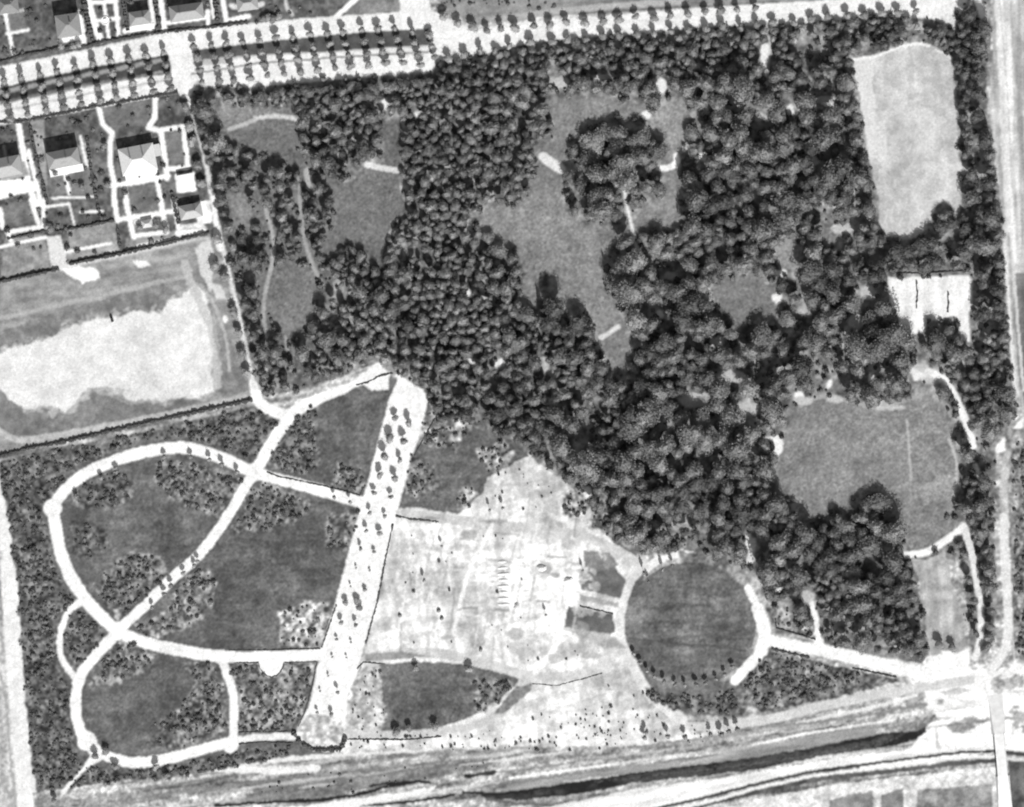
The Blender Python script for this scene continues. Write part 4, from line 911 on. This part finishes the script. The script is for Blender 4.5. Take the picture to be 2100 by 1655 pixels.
HEDGES = [
 ([(-60,262),(0,250),(43,250),(175,223),(208,216),(305,200),(365,190)], 1.6, 2.0, 'long dark hedge between the avenue and the villa gardens'),
 ([(-60,590),(0,578),(104,556),(122,552)], 2.0, 2.2, 'dark hedge between gardens and sports ground, left of the white strip'),
 ([(142,542),(254,519),(429,478)], 2.0, 2.2, 'dark hedge between gardens and sports ground, right of the white strip'),
 ([(-60,950),(0,936),(61,919),(134,906),(241,881),(381,850),(518,820)], 2.2, 2.2, 'long dark hedge along the south side of the sports ground'),
 ([(-60,140),(0,127),(46,114),(122,100),(173,96),(216,85),(317,68),(431,56),(508,46)], 1.8, 1.6, 'hedge on the north kerb of the western avenue'),
 ([(806,1075),(790,1150),(775,1230),(750,1320)], 1.3, 1.0, 'low hedge along the right edge of the promenade'),
 ([(690,1240),(660,1327)], 1.0, .8, 'short low hedge along the left edge of the promenade'),
 ([(470,1333),(560,1333),(657,1330)], .9, .8, 'low hedge on the north side of the path left of the promenade'),
 ([(480,1359),(530,1359),(533,1370),(540,1380),(548,1386),(557,1389),(566,1386),(574,1380),(580,1370),(583,1359),(650,1357),(640,1410),(627,1455),(612,1490)], .9, .55, 'low clipped hedge bending round the half round seat place'),
 ([(548,968),(570,977),(634,990),(700,1005),(738,1016),(748,995)], .9, .9, 'low hedge on the upper side of the path into the promenade'),
 ([(1590,1268),(1592,1288),(1640,1302),(1672,1312)], 1.0, 1.2, 'angular hedge on the upper side of the white drive'),
 ([(1583,1331),(1661,1349)], 1.5, 1.2, 'short thick hedge on the lower side of the white drive'),
 ([(1748,1370),(1839,1389)], 1.2, 1.2, 'short hedge at the right end of the white drive'),
 ([(1091,1402),(1141,1406),(1192,1393),(1235,1381)], .7, .6, 'thin curved hedge beside the drive on the pale ground'),
 ([(600,1500),(618,1525),(645,1538),(700,1537),(708,1512)], 2.6, 2.0, 'thick dark hedge closing the foot of the promenade'),
 ([(712,1516),(840,1517),(905,1510)], 1.0, 1.0, 'thin hedge right of the foot of the promenade'),
 ([(490,1502),(590,1500)], .8, .8, 'thin hedge on the north side of the south path'),
 ([(490,1526),(540,1522),(600,1524)], .9, .9, 'thin hedge on the south side of the south path'),
 ([(732,1372),(745,1358),(790,1362)], .9, .8, 'low rounded hedge corner right of the promenade'),
 ([(900,845),(868,900),(850,935)], .8, .8, 'low hedge on the upper right edge of the promenade'),
 ([(113,476),(235,452)], 1.8, 1.6, 'dark hedge across the villa garden above the pale plots'),
 ([(15,490),(98,473)], 1.6, 1.4, 'dark hedge in the garden on the far left'),
 ([(806,766),(780,770),(752,785),(730,790)], 1.2, 1.0, 'short dark hedge curving by the head of the promenade'),
 ([(1190,1243),(1258,1259)], 1.0, .8, 'low hedge edging the dark plots on the bare ground'),
 ([(172,0),(180,40),(190,82)], 2.6, 2.4, 'thick dark hedge between the square house and the fountain garden'),
 ([(252,0),(257,30),(262,62)], 1.8, 2.0, 'dark hedge right of the fountain garden'),
 ([(318,0),(322,30),(328,60)], 2.4, 2.4, 'thick dark hedge left of the wide hip roofed house'),
 ([(441,0),(447,44)], 2.2, 2.2, 'thick dark hedge right of the wide hip roofed house'),
 ([(62,258),(70,300),(84,360),(98,420)], 1.6, 1.8, 'dark garden hedge left of the grey house below the avenue'),
 ([(178,280),(186,340),(196,400),(206,445)], 1.8, 1.8, 'dark garden hedge between the grey house and the large villa'),
 ([(352,395),(366,460)], 1.8, 1.6, 'dark hedge between villa garden and the nearest small house'),
 ([(240,462),(246,508)], 1.8, 1.6, 'short dark hedge across the pale plots'),
 ([(208,222),(208,200)], 1.2, 1.2, 'short garden boundary hedge reaching the avenue'),
 ([(812,1058),(840,1064),(900,1070)], 1.4, .8, 'short low hedge starting the drive east of the promenade'),
]
for i, (p, w, h, lab) in enumerate(HEDGES): hedge(p, w, h, lab, seed=i)
for lab, p in [('left dark dividing hedge between the white tennis courts', [(1879,575),(1881,600),(1879,632)]), ('right dark dividing hedge between the white tennis courts', [(1944,598),(1945,620),(1943,640)])]:
    hedge(p, 1.2, 1.2, lab, seed=77)
hedge([(1845,560),(1900,560),(1985,555)], 1.0, 1.4, 'ragged hedge on the north side of the tennis courts', seed=78)

# ------------------------------------------------------------------ houses
WALLM = mat('plaster', .5, nscale=.8, namp=.1); GLASS = mat('window_glass', .04, rough=.2, spec=.5)
def roofm(v): 
    k = 'roof_%d' % int(v * 100)
    return bpy.data.materials.get(k) or mat(k, v, nscale=1.2, namp=.12, rough=.8)
ROT = math.radians(11)
def house(px, py, w, d, h, rh, ra, label, rot=ROT, chim=((.2, .2),), flat=False, dormer=False, terrace=None, ext=None):
    e = link('villa', None, loc=(wx(px), wy(py), 0), rz=rot); tag(e, label, 'house', None)
    X, Y = w / 2, d / 2
    parts = [box(-X, X, -Y, Y, -.3, h)]
    if ext: parts.append(box(ext[0], ext[1], ext[2], ext[3], -.3, h * .6))
    link('wall', pmesh('wall', *joinlists(parts), WALLM), e)
    o = .5
    if flat:
        parts = [box(-X-.2, X+.2, -Y-.2, Y+.2, h+.003, h + .35)]
        link('roof', pmesh('roof', *joinlists(parts), roofm(ra)), e)
    else:
        k = min(X, Y) * .92; rx = max(X - k, .4); ry = max(Y - k, .4) if Y > X else .25
        V = [(-X-o,-Y-o,h+.003),(X+o,-Y-o,h+.003),(X+o,Y+o,h+.003),(-X-o,Y+o,h+.003),(-rx,-ry,h+rh),(rx,-ry,h+rh),(rx,ry,h+rh),(-rx,ry,h+rh)]
        F = [(0,1,5,4),(1,2,6,5),(2,3,7,6),(3,0,4,7),(4,5,6,7),(3,2,1,0)]
        r_ = link('roof', pmesh('roof', V, F, roofm(ra)), e)
        for cx_, cy_ in chim:
            link('chimney', pmesh('chimney', *box(cx_*w-.45, cx_*w+.45, cy_*d-.35, cy_*d+.35, h + .2, h + rh + .9), roofm(.2)), r_)
        if dormer:
            V, F = joinlists([box(-1.6, 1.6, -Y * .72, -Y * .2, h + .4, h + rh * .7)])
            link('dormer', pmesh('dormer', V, F, roofm(min(.7, ra * 1.3))), r_)
    if ext:
        link('side_roof', pmesh('side_roof', *box(ext[0]-.2, ext[1]+.2, ext[2]-.2, ext[3]+.2, h*.6+.003, h*.6+.3), roofm(.55)), e)
    for s in (-.3, 0, .3):
        link('window', pmesh('window', *box(s*w-.6, s*w+.6, -Y-.04, -Y+.01, 1.0, 2.6), GLASS), e)
        if h > 5: link('window', pmesh('window', *box(s*w-.6, s*w+.6, -Y-.04, -Y+.01, 4.0, 5.4), GLASS), e)
    link('door', pmesh('door', *box(-.6, .6, Y-.01, Y+.04, 0, 2.2), roofm(.2)), e)
    if terrace:
        link('terrace', pmesh('terrace', *box(*terrace, -.3, .35), roofm(.8)), e)
house(284, 328, 21, 16, 6.0, 5.0, .66, 'large pale hip roofed villa with a bright terrace, between white garden paths', ext=(10.6, 14.5, 0, 7), chim=((.18,.1),(-.2,.1)), terrace=(-10, 10, -12.5, -8.1))
house(132, 326, 19, 9.5, 8.5, 3.4, .30, 'grey roofed house with a white terrace on its south side, left of the large villa', chim=((.1,0),), dormer=True, terrace=(-10.5, 10.5, -9.5, -4.9))
house(8, 345, 22, 11, 8, 3.6, .36, 'grey roofed house cut by the left edge of the photo, below the avenue', chim=((.2,.1),))
house(383, 374, 9.5, 9.5, 3.2, 0, .82, 'small flat white outbuilding near the boundary path', flat=True)
house(392, 434, 13, 8, 4.5, 3, .40, 'small grey house with a rounded dark hedge, nearest the boundary path', chim=((.2,0),), terrace=(6.7, 10, -4, 5))
house(142, 54, 14, 13, 8.5, 3.4, .26, 'grey square house top left, beside a white garden path', chim=((.1,.1),), rot=math.radians(8))
house(384, 27, 20, 9, 7.5, 3.6, .32, 'wide grey hip roofed house at the top with a white terrace line below', chim=((-.2,0),), rot=math.radians(8))
house(288, 38, 12, 7.5, 6, 2.6, .30, 'mid sized house at the top between two white vertical paths', chim=((.2,0),), rot=math.radians(8), terrace=(-7, 8, -7.5, -3.9))
house(508, 8, 12, 8, 6, 3, .34, 'house partly cut by the top edge with dark shrubs round it', rot=math.radians(8))
house(18, 12, 12, 9, 6, 3, .22, 'dark roofed house in the top left corner', rot=math.radians(8))
# garden pavilion in the villa garden
e = link('garden_pavilion', None, loc=(wx(302), wy(459), 0), rz=ROT); tag(e, 'small low garden pavilion at the south end of the villa garden', 'pavilion')
link('wall', pmesh('wall', *box(-3, 3, -2, 2, -.3, 2.4), WALLM), e)
link('roof', pmesh('roof', [(-3.4,-2.4,2.403),(3.4,-2.4,2.403),(3.4,2.4,2.403),(-3.4,2.4,2.403),(-1,0,3.8),(1,0,3.8)], [(0,1,5,4),(1,2,5),(2,3,4,5),(3,0,4),(3,2,1,0)], roofm(.5)), e)
# fountain in the top garden
def lathe(prof, n=20):
    V = []; F = []
    for r, z in prof:
        for k in range(n): V.append((r * math.cos(2*math.pi*k/n), r * math.sin(2*math.pi*k/n), z))
    for i in range(len(prof) - 1):
        for k in range(n): F.append((i*n+k, i*n+(k+1)%n, (i+1)*n+(k+1)%n, (i+1)*n+k))
    F.append(tuple(range((len(prof)-1)*n, len(prof)*n)))
    return V, F
STONE = mat('pale_stone', .8, namp=.06)
e = link('fountain', None, loc=(wx(216), wy(42), 0)); tag(e, 'round white fountain at the middle of the cross paths in the top garden', 'fountain')
link('basin', pmesh('basin', *lathe([(2.6,-.3),(2.6,.6),(2.2,.6),(2.1,.25),(.1,.25)]), STONE), e)
link('bowl', pmesh('bowl', *lathe([(.4,.2),(.3,1.2),(1.1,1.6),(1.0,1.7),(.1,1.5)]), STONE), e)
# dark vehicle on the sports ground
CARM = mat('dark_paint', .03, rough=.5, spec=.4, namp=.05); RUB = mat('tyre_rubber', .02)
e = link('parked_car', None, loc=(wx(229), wy(653), 0), rz=math.radians(108)); tag(e, 'small dark vehicle standing alone on the pale sports ground', 'car')
def loft(secs):
    V = []; F = []
    for x, w, z0, z1 in secs: V += [(x,-w,z0),(x,w,z0),(x,w*.86,z1),(x,-w*.86,z1)]
    for i in range(len(secs)-1):
        for k in range(4): F.append((i*4+k, i*4+(k+1)%4, i*4+4+(k+1)%4, i*4+4+k))
    n = len(V) - 4; F += [(3,2,1,0), (n, n+1, n+2, n+3)]
    return V, F
link('body', pmesh('body', *loft([(-2.3,.7,.5,.8),(-2.1,.85,.35,1.1),(.6,.85,.35,1.15),(2.0,.65,.4,1.1),(2.35,.5,.5,.85)]), CARM), e)
link('cabin', pmesh('cabin', *loft([(-2.0,.78,1.103,1.25),(-1.7,.78,1.103,1.75),(.4,.78,1.153,1.75),(.75,.7,1.153,1.25)]), CARM), e)
for sx in (-1.4, 1.5):
    for sy in (-.8, .8):
        V, F = lathe([(.05,-.1),(.36,-.1),(.36,.1),(.05,.1)], 12); V = [(x + sx, z + sy, y + .36) for x, y, z in V]
        link('wheel', pmesh('wheel', V, F, RUB), e)

# soil heaps in rows on the bare ground
HEAP = mat('loose_soil', .66, nscale=1.0, namp=.2); HEAPD = mat('dark_soil', .22, nscale=1.0, namp=.3)
def heap(px, py, lx, ly, h, m, label, group, rot=0, seed=0):
    q_ = random.Random(seed); V = [(0, 0, h)]; F = []; n = 14
    for ring, (f, z) in enumerate(((.35, .85), (.7, .45), (1.0, -.3))):
        for k in range(n):
            a = 2 * math.pi * k / n; s = f * q_.uniform(.85, 1.15)
            V.append((lx * s * math.cos(a), ly * s * math.sin(a), h * z if z > 0 else -.3))
    for k in range(n): F.append((0, 1 + k, 1 + (k + 1) % n))
    for r in range(2):
        for k in range(n): a = 1 + r * n; F.append((a + k, a + n + k, a + n + (k + 1) % n, a + (k + 1) % n))
    o = link('soil_heap', pmesh('soil_heap', V, F, m), loc=(wx(px), wy(py), 0), rz=rot); tag(o, label, 'soil heap', group)
for i in range(8): heap(1030 + i * .5, 1152 + i * 12.5, 4.6 * (.7 + .5 * ((i * 7) % 5) / 5), 1.2, .75, HEAP, 'long low pale soil ridge in the stack of ridges, %s' % (edge(i + 1, 8, 'top', 'bottom')), 'soil ridges in a stack', math.radians(2), i)
for i, (x, y, lab) in enumerate([(1110,1165,'pale rounded soil heap at the head of the bare ground'), (1165,1190,'broad soil heap beside the dark plots'), (900,1252,'dark small heap left on the bare ground'), (906,1268,'dark small heap just below another on the bare ground'), (986,1332,'lone dark heap low on the bare ground'), (1060,1245,'pale heap in the middle of the bare ground'), (820,1262,'dark heap near the promenade hedge')]):
    heap(x, y, 3.4 if 'pale' in lab or 'broad' in lab else 1.6, 2.2 if 'pale' in lab or 'broad' in lab else 1.3, 1.8, HEAPD if 'dark small' in lab or 'dark h' in lab or 'lone' in lab else HEAP, lab, None, .3 * i, 30 + i)

# road bridge over the railway
BR = mat('bridge_deck', .72, namp=.12, nscale=.3)
e = link('road_bridge', None, loc=(wx(2052), wy(1548), 0), rz=math.radians(5)); tag(e, 'pale road bridge carrying the east road over the railway, bottom right', 'bridge')
link('deck', pmesh('deck', *box(-3.1, 3.1, -13, 13, 2.3, 3.0), BR), e)
for s in (-1, 1):
    link('parapet', pmesh('parapet', *box(2.9 if s > 0 else -3.15, 3.15 if s > 0 else -2.9, -13, 13, 3.003, 3.6), BR), e)
    link('abutment', pmesh('abutment', *box(-3.0, 3.0, s*12-.9, s*12+.9, -.4, 2.297), BR), e)
# ramps
for s, nm in ((1, 'north'), (-1, 'south')):
    V = [(-3.1, s*13.01, 3.0), (3.1, s*13.01, 3.0), (4.6, s*40, -.25), (-4.6, s*40, -.25), (-4.6, s*13.01, -.4), (4.6, s*13.01, -.4)]
    F = [(0,1,2,3), (0,3,4), (1,5,2), (0,4,5,1), (3,2,5,4)]
    if s < 0: F = [tuple(reversed(f)) for f in F]
    link('ramp', pmesh('ramp', V, F, BR), e)
